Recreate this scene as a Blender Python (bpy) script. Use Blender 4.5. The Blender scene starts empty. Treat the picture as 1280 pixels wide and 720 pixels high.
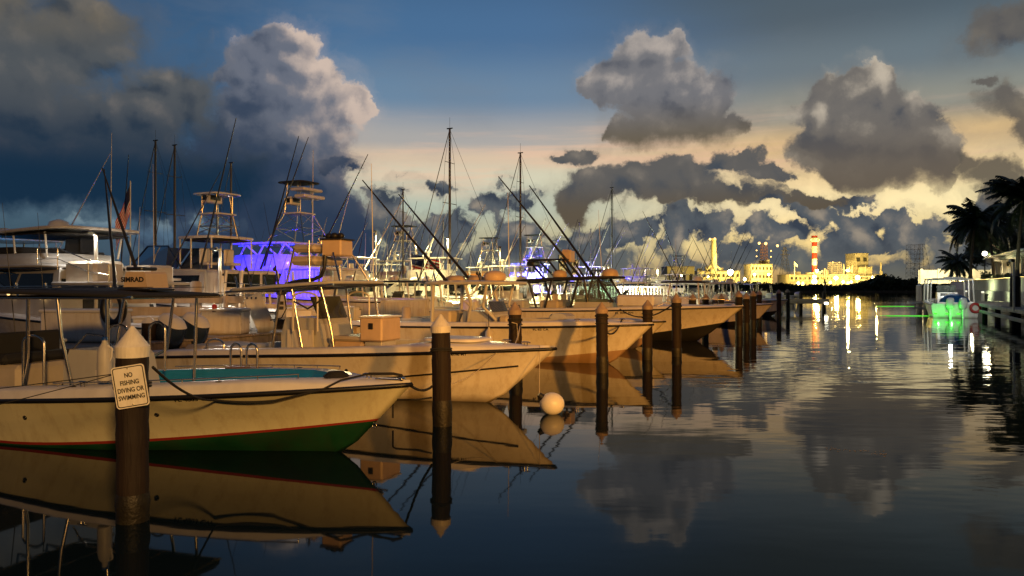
import bpy, math, random
from mathutils import Vector, Matrix
random.seed(7)
SC = bpy.context.scene
COL = SC.collection
PI = math.pi
R = math.radians
CAM_H = 2.2
F_PX, HZ = 924.0, 358.0
FA = R(26.05)                       # heading of the fairway, clockwise from +Y
CF, SF = math.cos(FA), math.sin(FA)

def at(px, py, Y):                  # a photo measurement at depth Y as a world point
    return Vector(((px - 640) / F_PX * Y, Y, CAM_H + (HZ - py) / F_PX * Y))
def fw(t, c, z=0.0):                # along / across the fairway
    return Vector((c * CF + t * SF, -c * SF + t * CF, z))

# ------------------------------------------------------------------ materials
MATS = {}
def mat(name, col, rough=0.5, metal=0.0, var=0.12, vscale=3.0, bump=0.0, bscale=40.0, emit=None, estr=0.0,
        spec=0.5, dirt=None, dirt_amt=0.4, dscale=1.2, coat=0.0, trans=0.0, stretch=None, scum=False, dstretch=(1, 1, .35)):
    if name in MATS: return MATS[name]
    m = bpy.data.materials.new(name); m.use_nodes = True
    nt = m.node_tree; N = nt.nodes; Lk = nt.links
    b = N['Principled BSDF']
    b.inputs['Roughness'].default_value = rough
    b.inputs['Metallic'].default_value = metal
    b.inputs['Specular IOR Level'].default_value = spec
    if coat: b.inputs['Coat Weight'].default_value = coat; b.inputs['Coat Roughness'].default_value = 0.08
    if trans: b.inputs['Transmission Weight'].default_value = trans
    tc = N.new('ShaderNodeTexCoord')
    src = tc.outputs['Object']
    if stretch:
        mp = N.new('ShaderNodeMapping'); mp.inputs['Scale'].default_value = stretch
        Lk.new(src, mp.inputs['Vector']); src = mp.outputs['Vector']
    nz = N.new('ShaderNodeTexNoise'); nz.inputs['Scale'].default_value = vscale; nz.inputs['Detail'].default_value = 6
    Lk.new(src, nz.inputs['Vector'])
    mr = N.new('ShaderNodeMapRange'); mr.inputs['From Min'].default_value = 0.25; mr.inputs['From Max'].default_value = 0.75
    mr.inputs['To Min'].default_value = 1 - var; mr.inputs['To Max'].default_value = 1 + var
    Lk.new(nz.outputs['Fac'], mr.inputs['Value'])
    mx = N.new('ShaderNodeVectorMath'); mx.operation = 'SCALE'; mx.inputs[0].default_value = col[:3]
    Lk.new(mr.outputs['Result'], mx.inputs['Scale'])
    out = mx.outputs['Vector']
    if dirt:
        n2 = N.new('ShaderNodeTexNoise'); n2.inputs['Scale'].default_value = dscale; n2.inputs['Detail'].default_value = 9
        n2.inputs['Roughness'].default_value = 0.7
        mp2 = N.new('ShaderNodeMapping'); mp2.inputs['Scale'].default_value = dstretch
        Lk.new(tc.outputs['Object'], mp2.inputs['Vector']); Lk.new(mp2.outputs['Vector'], n2.inputs['Vector'])
        m2 = N.new('ShaderNodeMapRange'); m2.inputs['From Min'].default_value = 0.48; m2.inputs['From Max'].default_value = 0.72
        m2.inputs['To Max'].default_value = dirt_amt
        Lk.new(n2.outputs['Fac'], m2.inputs['Value'])
        mm = N.new('ShaderNodeMix'); mm.data_type = 'RGBA'
        Lk.new(m2.outputs['Result'], mm.inputs['Factor']); Lk.new(out, mm.inputs[6])
        mm.inputs[7].default_value = (*dirt, 1); out = mm.outputs[2]
    if scum:                             # tide line: brown growth a hand's breadth above the water
        sz = N.new('ShaderNodeSeparateXYZ'); Lk.new(tc.outputs['Object'], sz.inputs[0])
        ad = N.new('ShaderNodeMath'); ad.operation = 'MULTIPLY_ADD'; Lk.new(nz.outputs['Fac'], ad.inputs[0]); ad.inputs[1].default_value = .22; Lk.new(sz.outputs[2], ad.inputs[2])
        sm = N.new('ShaderNodeMapRange'); sm.inputs['From Min'].default_value = .26; sm.inputs['From Max'].default_value = .1; sm.inputs['To Max'].default_value = .75
        Lk.new(ad.outputs[0], sm.inputs['Value'])
        mm = N.new('ShaderNodeMix'); mm.data_type = 'RGBA'; Lk.new(sm.outputs['Result'], mm.inputs['Factor']); Lk.new(out, mm.inputs[6]); mm.inputs[7].default_value = (.12, .08, .04, 1); out = mm.outputs[2]
    Lk.new(out, b.inputs['Base Color'])
    if rough > 0.05 and not metal:
        r2 = N.new('ShaderNodeMapRange'); r2.inputs['To Min'].default_value = max(0.03, rough - 0.1); r2.inputs['To Max'].default_value = min(1, rough + 0.12)
        Lk.new(nz.outputs['Fac'], r2.inputs['Value']); Lk.new(r2.outputs['Result'], b.inputs['Roughness'])
    if bump:
        n3 = N.new('ShaderNodeTexNoise'); n3.inputs['Scale'].default_value = bscale; n3.inputs['Detail'].default_value = 4
        Lk.new(src, n3.inputs['Vector'])
        bp = N.new('ShaderNodeBump'); bp.inputs['Distance'].default_value = bump; bp.inputs['Strength'].default_value = 0.8
        Lk.new(n3.outputs['Fac'], bp.inputs['Height']); Lk.new(bp.outputs['Normal'], b.inputs['Normal'])
    if emit:
        b.inputs['Emission Color'].default_value = (*emit, 1); b.inputs['Emission Strength'].default_value = estr
    MATS[name] = m
    return m

# ------------------------------------------------------------------ mesh builder
class MB:
    def __init__(s): s.v = []; s.f = []; s.mi = []; s.sm = []; s.M = None
    def add(s, vs, fs, mi=0, smooth=False):
        o = len(s.v)
        for p in vs:
            p = Vector(p)
            s.v.append(s.M @ p if s.M else p)
        for f in fs:
            s.f.append([i + o for i in f]); s.mi.append(mi); s.sm.append(smooth)
        return s
    def box(s, c, d, ch=0.0, rz=0.0, mi=0, taper=1.0, rx=0.0, ry=0.0):
        hx, hy, hz = d[0] / 2, d[1] / 2, d[2] / 2
        T = Matrix.Translation(c) @ Matrix.Rotation(rz, 4, 'Z') @ Matrix.Rotation(ry, 4, 'Y') @ Matrix.Rotation(rx, 4, 'X')
        if ch <= 0:
            vs = [T @ Vector((x * hx * (taper if z > 0 else 1), y * hy * (taper if z > 0 else 1), z * hz)) for z in (-1, 1) for y in (-1, 1) for x in (-1, 1)]
            return s.add(vs, [(0, 2, 3, 1), (4, 5, 7, 6), (0, 1, 5, 4), (2, 6, 7, 3), (0, 4, 6, 2), (1, 3, 7, 5)], mi)
        ch = min(ch, hx * .9, hy * .9, hz * .9)
        vs, ix = [], {}
        for z in (-1, 1):
            for y in (-1, 1):
                for x in (-1, 1):
                    k = taper if z > 0 else 1
                    for a, p in enumerate(((x * hx * k, y * (hy * k - ch), z * (hz - ch)), (x * (hx * k - ch), y * hy * k, z * (hz - ch)), (x * (hx * k - ch), y * (hy * k - ch), z * hz))):
                        ix[x, y, z, a] = len(vs); vs.append(T @ Vector(p))
        fs = []
        for q in (-1, 1):
            fs.append([ix[q, y, z, 0] for y, z in ((-1, -1), (1, -1), (1, 1), (-1, 1))][::q])
            fs.append([ix[x, q, z, 1] for x, z in ((-1, -1), (-1, 1), (1, 1), (1, -1))][::q])
            fs.append([ix[x, y, q, 2] for x, y in ((-1, -1), (1, -1), (1, 1), (-1, 1))][::q])
        for a in (-1, 1):
            for b in (-1, 1):
                fs.append([ix[a, b, -1, 0], ix[a, b, 1, 0], ix[a, b, 1, 1], ix[a, b, -1, 1]][::-1 if a * b > 0 else 1])
                fs.append([ix[a, -1, b, 0], ix[a, 1, b, 0], ix[a, 1, b, 2], ix[a, -1, b, 2]][::-1 if a * b < 0 else 1])
                fs.append([ix[-1, a, b, 1], ix[1, a, b, 1], ix[1, a, b, 2], ix[-1, a, b, 2]][::-1 if a * b > 0 else 1])
                for z in (-1, 1):
                    fs.append([ix[a, b, z, 0], ix[a, b, z, 1], ix[a, b, z, 2]][::-1 if a * b * z < 0 else 1])
        return s.add(vs, fs, mi)
    def loft(s, rings, closed=True, caps=True, mi=0, smooth=True):
        n = len(rings[0]); vs = [p for r in rings for p in r]; fs = []
        for i in range(len(rings) - 1):
            for j in range(n if closed else n - 1):
                k = (j + 1) % n
                fs.append((i * n + j, i * n + k, (i + 1) * n + k, (i + 1) * n + j))
        s.add(vs, fs, mi, smooth)
        if caps and closed:
            s.add(rings[0], [list(range(n))[::-1]], mi); s.add(rings[-1], [list(range(n))], mi)
        return s
    def tube(s, pts, r, n=8, mi=0, caps=True):
        pts = [Vector(p) for p in pts]; rings = []
        rs = r if isinstance(r, (list, tuple)) else [r] * len(pts)
        up = None
        for i, p in enumerate(pts):
            d = (pts[min(i + 1, len(pts) - 1)] - pts[max(i - 1, 0)])
            if d.length < 1e-9: d = Vector((0, 0, 1))
            d.normalize()
            if up is None:
                up = Vector((0, 0, 1)) if abs(d.z) < .9 else Vector((1, 0, 0))
            a = d.cross(up)
            if a.length < 1e-6: a = d.cross(Vector((0, 1, 0)))
            a.normalize(); b = a.cross(d).normalized(); up = b
            rings.append([p + (a * math.cos(2 * PI * k / n) + b * math.sin(2 * PI * k / n)) * rs[i] for k in range(n)])
        return s.loft(rings, True, caps, mi)
    def lathe(s, prof, n=20, c=(0, 0, 0), mi=0, T=None, smooth=True):
        c = Vector(c); rings = []
        for r, z in prof:
            ring = []
            for k in range(n):
                p = Vector((r * math.cos(2 * PI * k / n), r * math.sin(2 * PI * k / n), z))
                ring.append((T @ p if T else p) + c)
            rings.append(ring)
        return s.loft(rings, True, True, mi, smooth)
    def ball(s, c, r, n=16, m=10, mi=0, T=None):
        rx, ry, rz = r if isinstance(r, (list, tuple)) else (r, r, r)
        c = Vector(c); rings = []
        for i in range(m + 1):
            a = -PI / 2 + PI * i / m; q = max(math.cos(a), .02)
            ring = []
            for k in range(n):
                p = Vector((rx * q * math.cos(2 * PI * k / n), ry * q * math.sin(2 * PI * k / n), rz * math.sin(a)))
                ring.append((T @ p if T else p) + c)
            rings.append(ring)
        return s.loft(rings, True, True, mi)
    def slab(s, c, lx, ly, t, e=4.0, n=40, crown=0.0, mi=0, rot=None, lip=0.02):
        rings = []
        for k, z in ((.985, -t / 2), (1, -t / 2 + lip), (1, t / 2 - lip), (.985, t / 2), (.6, t / 2 + crown * .6), (.2, t / 2 + crown)):
            ring = []
            for j in range(n):
                a = 2 * PI * j / n; ca, sa = math.cos(a), math.sin(a)
                p = Vector((lx / 2 * k * math.copysign(abs(ca) ** (2 / e), ca), ly / 2 * k * math.copysign(abs(sa) ** (2 / e), sa), z))
                ring.append((rot @ p if rot else p) + Vector(c))
            rings.append(ring)
        return s.loft(rings, True, True, mi, True)
    def prism(s, poly, d, mi=0, T=None):       # polygon in xz extruded along y by +-d/2
        n = len(poly); vs = [Vector((x, -d / 2, z)) for x, z in poly] + [Vector((x, d / 2, z)) for x, z in poly]
        if T: vs = [T @ p for p in vs]
        fs = [list(range(n)), list(range(n, 2 * n))[::-1]] + [(i, i + n, (i + 1) % n + n, (i + 1) % n) for i in range(n)]
        return s.add(vs, fs, mi)
    def build(s, name, mats, parent=None):
        me = bpy.data.meshes.new(name)
        me.from_pydata([tuple(p) for p in s.v], [], s.f)
        for m in (mats if isinstance(mats, (list, tuple)) else [mats]): me.materials.append(m)
        me.polygons.foreach_set('material_index', s.mi); me.polygons.foreach_set('use_smooth', s.sm)
        me.update()
        o = bpy.data.objects.new(name, me); COL.objects.link(o)
        if parent: o.parent = parent
        return o

def tag(o, label, cat, group=None):
    o['label'] = label; o['category'] = cat
    if group: o['group'] = group
    return o
def struct(o, kind='structure'):
    o['kind'] = kind; return o
def thing(name, label, cat, loc=(0, 0, 0), rz=0.0, group=None):
    o = bpy.data.objects.new(name, None); COL.objects.link(o)
    o.empty_display_size = .2; o.location = loc; o.rotation_euler = (0, 0, rz)
    return tag(o, label, cat, group)
def mirror_y(root):                     # swap port and starboard of a thing built in local axes
    for c in kids(root):
        if c.type == 'MESH':
            for v in c.data.vertices: v.co.y = -v.co.y
            c.data.flip_normals()
        mirror_y(c)
def kids(o): return [c for c in bpy.data.objects if c.parent == o]
def copy_tree(o, parent=None, loc=None, rz=None, label=None, scale=None):
    c = o.copy(); COL.objects.link(c); c.parent = parent
    if loc is not None: c.location = loc
    if rz is not None: c.rotation_euler = (0, 0, rz)
    if scale is not None: c.scale = (scale,) * 3
    if label: c['label'] = label
    for ch in kids(o): copy_tree(ch, c)
    return c
def text_mesh(s, name, size, m, parent, loc, rot, align='CENTER', ext=0.001, sx=1.0, bold=0.0):
    cu = bpy.data.curves.new(name, 'FONT'); cu.body = s; cu.size = size; cu.align_x = align; cu.align_y = 'CENTER'
    cu.extrude = ext; cu.offset = bold
    tmp = bpy.data.objects.new(name + '_curve', cu); COL.objects.link(tmp)
    dg = bpy.context.evaluated_depsgraph_get()
    me = bpy.data.meshes.new_from_object(tmp.evaluated_get(dg)); me.name = name
    bpy.data.objects.remove(tmp)
    me.materials.clear(); me.materials.append(m)
    o = bpy.data.objects.new(name, me); COL.objects.link(o); o.parent = parent
    o.location = loc; o.rotation_euler = rot; o.scale = (sx, 1, 1)
    return o
def sag(a, b, d, n=16):
    a, b = Vector(a), Vector(b)
    return [a.lerp(b, i / n) - Vector((0, 0, d * 4 * (i / n) * (1 - i / n))) for i in range(n + 1)]
def lerp(a, b, t): return a + (b - a) * t
def ss(a, b, x):
    t = min(1, max(0, (x - a) / (b - a))); return t * t * (3 - 2 * t)
gel_cream = mat('gelcoat_cream', (.70, .67, .45), .24, coat=.5, var=.06, vscale=1.5, dirt=(.4, .3, .16), dirt_amt=.45, dscale=1.0, dstretch=(6, 6, .6))
gel_white = mat('gelcoat_white', (.78, .74, .68), .24, coat=.5, var=.06, vscale=1.5, dirt=(.4, .3, .18), dirt_amt=.5, dscale=1.0, scum=True, dstretch=(6, 6, .6))
gel_deck = mat('deck_gelcoat', (.78, .77, .77), .38, var=.07, vscale=4, bump=.0015, bscale=120, dirt=(.35, .3, .25), dirt_amt=.3)
gel_grey = mat('gelcoat_grey', (.54, .54, .53), .4, var=.08, dirt=(.3, .24, .18), dirt_amt=.35)
gel_red = mat('boot_stripe_red', (.3, .03, .02), .35)
gel_green = mat('bottom_paint_green', (.006, .06, .02), .5, var=.3, vscale=2, dirt=(.03, .035, .02), dirt_amt=.7)
bottom_shade_tan = mat('shaded_bottom_tan', (.4, .26, .16), .45)  # bottom of white hulls, its shade put into the colour
bottom_black = mat('bottom_paint_and_shade_black', (.02, .02, .022), .5)  # black bottom paint; on boat 4 it is painted shade
gel_brown = mat('bottom_paint_brown', (.16, .07, .03), .5)
teal = mat('liner_teal', (.02, .27, .6), .4, var=.1)
liner_w = mat('liner_white', (.6, .58, .54), .45, dirt=(.3, .26, .2), dirt_amt=.3)
rubber = mat('rub_rail_black', (.012, .012, .013), .4)
rope_blk = mat('rope_black', (.02, .02, .022), .9, bump=.004, bscale=160)
rope_wht = mat('rope_pale', (.55, .5, .42), .9, bump=.003, bscale=200)
alu = mat('polished_tube', (.75, .68, .55), .2, metal=1.0, var=.05)
alu_w = mat('painted_tube', (.75, .7, .6), .3, var=.05)
blackm = mat('black_frame', (.02, .02, .022), .35)
canvas_b = mat('black_canvas', (.02, .021, .025), .85, bump=.002, bscale=80)
canvas_t = mat('tan_canvas', (.5, .38, .28), .85, bump=.002, bscale=80)
cushion = mat('vinyl_beige', (.55, .48, .38), .55, bump=.002, bscale=30)
box_tan = mat('box_tan', (.68, .5, .33), .45, dirt=(.3, .2, .1), dirt_amt=.25)
glass_d = mat('tinted_glass', (.012, .018, .02), .06, spec=.8, var=.02)
glass_g = mat('green_glass', (.05, .11, .1), .05, spec=.9, var=.05)
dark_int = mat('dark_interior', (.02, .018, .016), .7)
wood_pile = mat('creosote_pile', (.016, .008, .005), .75, var=.45, vscale=5, bump=.03, bscale=14, stretch=(1, 1, .12), dirt=(.01, .007, .006), dirt_amt=.9)
wet_pile = mat('wet_pile', (.012, .010, .006), .55, var=.4, vscale=9, bump=.012, bscale=30, dirt=(.03, .03, .01), dirt_amt=.6, dscale=5)
cap_brown = mat('brown_cap', (.36, .27, .21), .6, var=.2, dirt=(.12, .09, .07), dirt_amt=.6, dscale=7)  # darker brown tone for most of the pile caps
cap_mat = mat('pile_cap', (.8, .77, .7), .45, var=.08, dirt=(.3, .25, .2), dirt_amt=.35, dscale=6)
wood_grey = mat('weathered_planks', (.34, .28, .23), .8, var=.3, vscale=4, bump=.006, bscale=18, stretch=(.25, 3, 1))
wood_beige = mat('pale_post', (.5, .42, .35), .75, var=.25, vscale=4, bump=.008, bscale=20, stretch=(1, 1, .15))
sign_w = mat('sign_white', (.86, .83, .76), .4, dirt=(.35, .28, .2), dirt_amt=.3, dscale=9)
ink = mat('ink_black', (.015, .014, .013), .5)
red_p = mat('red_plastic', (.45, .02, .015), .35)
white_p = mat('white_plastic', (.75, .73, .7), .4, var=.05)
blue_p = mat('blue_plastic', (.01, .06, .3), .4)
navy = mat('cowl_navy', (.02, .035, .07), .15, coat=.6)
conc = mat('concrete', (.42, .4, .36), .85, var=.2, vscale=1.5, bump=.004, bscale=30, dirt=(.15, .13, .1), dirt_amt=.5)
stucco = mat('stucco_pale', (.62, .58, .48), .85, var=.12, vscale=1.2, bump=.003, bscale=60, dirt=(.3, .26, .2), dirt_amt=.4)
bark = mat('palm_bark', (.12, .09, .065), .85, var=.3, bump=.02, bscale=12, stretch=(1, 1, 3))
frond = mat('palm_frond', (.03, .045, .02), .5, var=.3, vscale=4)
leafm = mat('mangrove_leaf', (.04, .06, .025), .55, var=.4, vscale=.6)
earth = mat('earth', (.12, .1, .07), .95, var=.3, vscale=.4)
ind_y = mat('plant_cladding', (.5, .46, .34), .7, var=.15, vscale=.25, dirt=(.25, .2, .12), dirt_amt=.5, dscale=.2)
ind_d = mat('plant_steel', (.28, .25, .2), .6, var=.3, vscale=.3)
st_red = mat('stack_red', (.42, .035, .02), .6)
st_wht = mat('stack_white', (.75, .72, .66), .6)
orange_b = mat('orange_wall', (.55, .28, .09), .8)
flag_r = mat('flag_red', (.65, .03, .02), .8, bump=.01, bscale=9)
flag_w = mat('flag_white', (.8, .76, .7), .8)
flag_b = mat('flag_blue', (.01, .015, .07), .8)
lamp_y = mat('lamp_glow_yellow', (.8, .7, .4), emit=(1, .78, .3), estr=45)
lamp_w = mat('lamp_glow_white', (.8, .8, .7), emit=(1, .95, .7), estr=12)
lamp_s = mat('lamp_glow_street', (.8, .7, .4), emit=(1, .6, .25), estr=8)
lamp_o = mat('cabin_glow_orange', (.8, .6, .3), emit=(1, .6, .2), estr=2.5)
lamp_r = mat('lamp_glow_red', (.8, .1, .05), emit=(1, .1, .03), estr=6)
lamp_b = mat('lamp_glow_blue', (.1, .1, .8), emit=(.02, .03, 1), estr=6)
lamp_c = mat('lamp_glow_cyan', (.1, .5, .8), emit=(.03, .5, 1), estr=3)
lamp_g = mat('lamp_glow_green', (.1, .8, .2), emit=(.1, 1, .02), estr=1.1)
lamp_p = mat('lamp_glow_pedestal', (.8, .8, .7), emit=(1, .95, .7), estr=1.2)

def clear_sheet(name, tint, gloss=.06):
    m = bpy.data.materials.new(name); m.use_nodes = True; nt = m.node_tree; nt.nodes.clear()
    o = nt.nodes.new('ShaderNodeOutputMaterial'); mx = nt.nodes.new('ShaderNodeMixShader'); t = nt.nodes.new('ShaderNodeBsdfTransparent'); g = nt.nodes.new('ShaderNodeBsdfGlossy')
    f = nt.nodes.new('ShaderNodeFresnel'); f.inputs['IOR'].default_value = 1.6
    d = nt.nodes.new('ShaderNodeBsdfDiffuse'); d.inputs['Color'].default_value = (.4, .42, .38, 1); m2 = nt.nodes.new('ShaderNodeMixShader')
    n = nt.nodes.new('ShaderNodeTexNoise'); n.inputs['Scale'].default_value = 3; n.inputs['Detail'].default_value = 5
    tc_ = nt.nodes.new('ShaderNodeTexCoord'); nt.links.new(tc_.outputs['Object'], n.inputs['Vector'])
    mr = nt.nodes.new('ShaderNodeMapRange'); mr.inputs['To Min'].default_value = .05; mr.inputs['To Max'].default_value = .3; nt.links.new(n.outputs['Fac'], mr.inputs['Value'])
    t.inputs['Color'].default_value = (*tint, 1); g.inputs['Roughness'].default_value = gloss
    nt.links.new(mr.outputs['Result'], m2.inputs[0]); nt.links.new(t.outputs[0], m2.inputs[1]); nt.links.new(d.outputs[0], m2.inputs[2])
    nt.links.new(f.outputs[0], mx.inputs[0]); nt.links.new(m2.outputs[0], mx.inputs[1]); nt.links.new(g.outputs[0], mx.inputs[2]); nt.links.new(mx.outputs[0], o.inputs[0])
    return m
glass_g = clear_sheet('tinted_screen', (.38, .5, .46))
# ------------------------------------------------------------------ sky: world shader, laid out by compass direction
def srgb(r, g, b):
    f = lambda c: ((c / 255 + .055) / 1.055) ** 2.4 if c > 10 else c / 255 / 12.92
    return (f(r), f(g), f(b), 1)
def azel(px, py):
    az = math.atan((px - 640) / F_PX)
    return az, math.atan((HZ - py) / F_PX * math.cos(az))

W = bpy.data.worlds.new('World'); SC.world = W; W.use_nodes = True
WT = W.node_tree; WT.nodes.clear()
def nn(t, **kw):
    n = WT.nodes.new(t)
    for k, v in kw.items(): setattr(n, k, v)
    return n
def setin(s, v):
    if isinstance(v, bpy.types.NodeSocket): WT.links.new(v, s)
    else: s.default_value = v
def M(op, a, b=None, c=None, clamp=False):
    n = nn('ShaderNodeMath', operation=op, use_clamp=clamp)
    for i, x in enumerate((a, b, c)):
        if x is not None: setin(n.inputs[i], x)
    return n.outputs[0]
def VM(op, a, b=None, c=None, scale=None):
    n = nn('ShaderNodeVectorMath', operation=op)
    for i, x in enumerate((a, b, c)):
        if x is not None: setin(n.inputs[i], x)
    if scale is not None: setin(n.inputs['Scale'], scale)
    return n.outputs['Value'] if op in ('LENGTH', 'DOT_PRODUCT') else n.outputs['Vector']
def MAP(x, a, b, c=0., d=1., sm=True):
    n = nn('ShaderNodeMapRange', interpolation_type='SMOOTHSTEP' if sm else 'LINEAR')
    for k, v in zip(('Value', 'From Min', 'From Max', 'To Min', 'To Max'), (x, a, b, c, d)): setin(n.inputs[k], v)
    return n.outputs['Result']
def MIX(f, a, b, blend='MIX'):
    n = nn('ShaderNodeMix', data_type='RGBA', blend_type=blend)
    setin(n.inputs['Factor'], f); setin(n.inputs[6], a); setin(n.inputs[7], b)
    return n.outputs[2]
def NOISE(v, sc, det=5, rough=.55, dim='2D'):
    n = nn('ShaderNodeTexNoise', noise_dimensions=dim); setin(n.inputs['Vector'], v); n.inputs['Scale'].default_value = sc
    n.inputs['Detail'].default_value = det; n.inputs['Roughness'].default_value = rough
    return n
def RAMP(x, stops):
    n = nn('ShaderNodeValToRGB'); e = n.color_ramp.elements
    n.color_ramp.interpolation = 'EASE'
    for i, (p, c) in enumerate(stops):
        q = e[i] if i < 2 else e.new(p)
        q.position = p; q.color = c
    setin(n.inputs[0], x)
    return n.outputs[0]

tc = nn('ShaderNodeTexCoord')
sep = nn('ShaderNodeSeparateXYZ'); WT.links.new(tc.outputs['Generated'], sep.inputs[0])
X_, Y_, Z_ = sep.outputs
AZ = M('ARCTAN2', X_, Y_); EL = M('ARCSINE', Z_)
cmb = nn('ShaderNodeCombineXYZ'); WT.links.new(AZ, cmb.inputs[0]); WT.links.new(EL, cmb.inputs[1])
P0 = cmb.outputs[0]

# clear sky: colour by elevation, for the dark left, the middle and the glowing right
def elp(py, px=640): return min(1, max(0, azel(px, py)[1] / .6))
def ramp_for(px, lst): return RAMP(M('DIVIDE', EL, .6), [(elp(py, px), srgb(*c)) for py, c in lst])
hz = NOISE(VM('MULTIPLY', P0, (2.2, 16, 1)), 1.0, 4, .6).outputs['Fac']
skyL = ramp_for(150, [(358, (36, 56, 72)), (300, (54, 82, 100)), (262, (62, 92, 112)), (200, (36, 72, 104)), (60, (52, 92, 130)), (-120, (36, 64, 98))])
skyM = ramp_for(560, [(358, (120, 118, 100)), (300, (186, 184, 150)), (258, (176, 188, 172)), (222, (204, 204, 180)), (198, (212, 190, 164)), (176, (166, 164, 162)), (120, (100, 130, 158)), (40, (66, 106, 146)), (-120, (36, 66, 104))])
skyR = ramp_for(1040, [(358, (150, 132, 84)), (305, (232, 214, 146)), (255, (244, 230, 178)), (212, (232, 208, 158)), (178, (212, 182, 132)), (140, (132, 138, 130)), (80, (90, 112, 124)), (10, (66, 88, 102)), (-120, (38, 54, 78))])
azw = M('ADD', AZ, M('MULTIPLY', M('SUBTRACT', hz, .5), .12))
base = MIX(MAP(azw, azel(230, 200)[0], azel(470, 200)[0]), skyL, skyM)
base = MIX(MAP(azw, azel(640, 200)[0], azel(1020, 200)[0]), base, skyR)
# thin streaks of cirrus low over the sunset
cir = NOISE(VM('MULTIPLY', P0, (1.6, 22, 1)), 1.6, 6, .6).outputs['Fac']
cm = M('MULTIPLY', MAP(cir, .46, .68), M('MULTIPLY', MAP(EL, .10, .15), MAP(EL, .24, .17)))
cm = M('MULTIPLY', cm, MAP(AZ, -.35, -.1))
base = MIX(M('MULTIPLY', cm, .55), base, srgb(232, 190, 160))
veil = NOISE(VM('MULTIPLY', P0, (1.5, 5, 1)), 2.0, 5, .6).outputs['Fac']
base = MIX(M('MULTIPLY', MAP(veil, .5, .8), .25), base, srgb(112, 122, 136))
ns = nn('ShaderNodeTexSky', sky_type='NISHITA'); ns.sun_disc = False
ns.sun_elevation = R(1.0); ns.sun_rotation = R(21); ns.altitude = 0; ns.dust_density = 2.0
base = MIX(0.012, base, ns.outputs[0], 'ADD')

# distance-field clouds: ellipses in (azimuth, elevation) broken up by noise
def warp(p):
    n1 = VM('SUBTRACT', NOISE(p, 9.0, 2, .5).outputs['Color'], (.5, .5, .5))
    n2 = VM('SUBTRACT', NOISE(p, 30.0, 5, .62).outputs['Color'], (.5, .5, .5))
    q = VM('ADD', p, VM('SCALE', n1, scale=.055))
    return VM('ADD', q, VM('SCALE', n2, scale=.032))
def puffs(p, sc):
    v = nn('ShaderNodeTexVoronoi', feature='SMOOTH_F1', voronoi_dimensions='2D'); setin(v.inputs['Vector'], p); v.inputs['Scale'].default_value = sc
    v.inputs['Smoothness'].default_value = .5; v.inputs['Detail'].default_value = 1.0; v.inputs['Roughness'].default_value = .55
    return v.outputs['Distance']
DL = (.012, .016, 0)
PA = warp(P0); PB0 = VM('ADD', P0, DL); PB = warp(PB0)
FA_, FB_ = puffs(PA, 17.0), puffs(PB, 17.0)
NA_ = NOISE(PA, 60, 4, .6).outputs['Fac']

def field(p, blobs):
    acc = None
    for px, py, rx, ry in blobs:
        a, e = azel(px, py); sx, sy = F_PX / rx, F_PX / ry
        l = VM('LENGTH', VM('MULTIPLY_ADD', p, (sx, sy, 0), (-a * sx, -e * sy, 0)))
        acc = l if acc is None else M('SMOOTH_MIN', acc, l, .3)
    return M('SUBTRACT', 1.0, acc)
RELIEF = M('ADD', M('SUBTRACT', FB_, FA_), M('MULTIPLY', M('SUBTRACT', NA_, .5), .22))
NF_ = M('SUBTRACT', NA_, .5)
WISP = M('SUBTRACT', NOISE(VM('MULTIPLY', PA, (1, 1.7, 1)), 34, 6, .68).outputs['Fac'], .5)
def cloud(col, blobs, lit, mid, dark, low, e_low, e_high, edge=.16, puff=.55, base_py=None, op=1.0, k=1.0, fine=.12, bias=.45, lg=(0, 0), rim=.0, veil_=.2):
    """one cloud mass over colour col; lit/mid/dark by relief, low = tint towards its base"""
    fa = M('ADD', field(PA, blobs), M('MULTIPLY', M('SUBTRACT', .40, FA_), puff))
    if fine: fa = M('ADD', fa, M('MULTIPLY', NF_, fine))
    al = MAP(M('ADD', fa, M('MULTIPLY', WISP, .22)), -.04, edge * 1.5)
    ve = MAP(M('ADD', fa, M('MULTIPLY', WISP, .5)), -.5, .25)
    if base_py:
        be = azel(sum(q[0] for q in blobs) / len(blobs), base_py)[1]
        sp = nn('ShaderNodeSeparateXYZ'); WT.links.new(PA, sp.inputs[0])
        bm_ = MAP(sp.outputs[1], be - .01, be + .02)
        al = M('MULTIPLY', al, bm_); ve = M('MULTIPLY', ve, bm_)
    s = M('MULTIPLY_ADD', RELIEF, k * .62, bias)
    if lg != (0, 0):                                   # side of the mass that faces the afterglow
        xs = [q[0] for q in blobs]; ys = [q[1] for q in blobs]
        a, e = azel(sum(xs) / len(xs), sum(ys) / len(ys))
        s = M('ADD', s, M('ADD', M('MULTIPLY', M('SUBTRACT', AZ, a), lg[0]), M('MULTIPLY', M('SUBTRACT', EL, e), lg[1])))
    if rim: s = M('ADD', s, M('MULTIPLY', MAP(fa, .3, .02), rim))
    c = RAMP(s, [(.05, srgb(*dark)), (.42, srgb(*mid)), (.95, srgb(*lit))])
    c = MIX(MAP(EL, azel(640, e_low)[1], azel(640, e_high)[1]), srgb(*low), c)
    return MIX(M('MULTIPLY', M('MAXIMUM', al, M('MULTIPLY', ve, veil_)), op), col, c)

c = base
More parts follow.
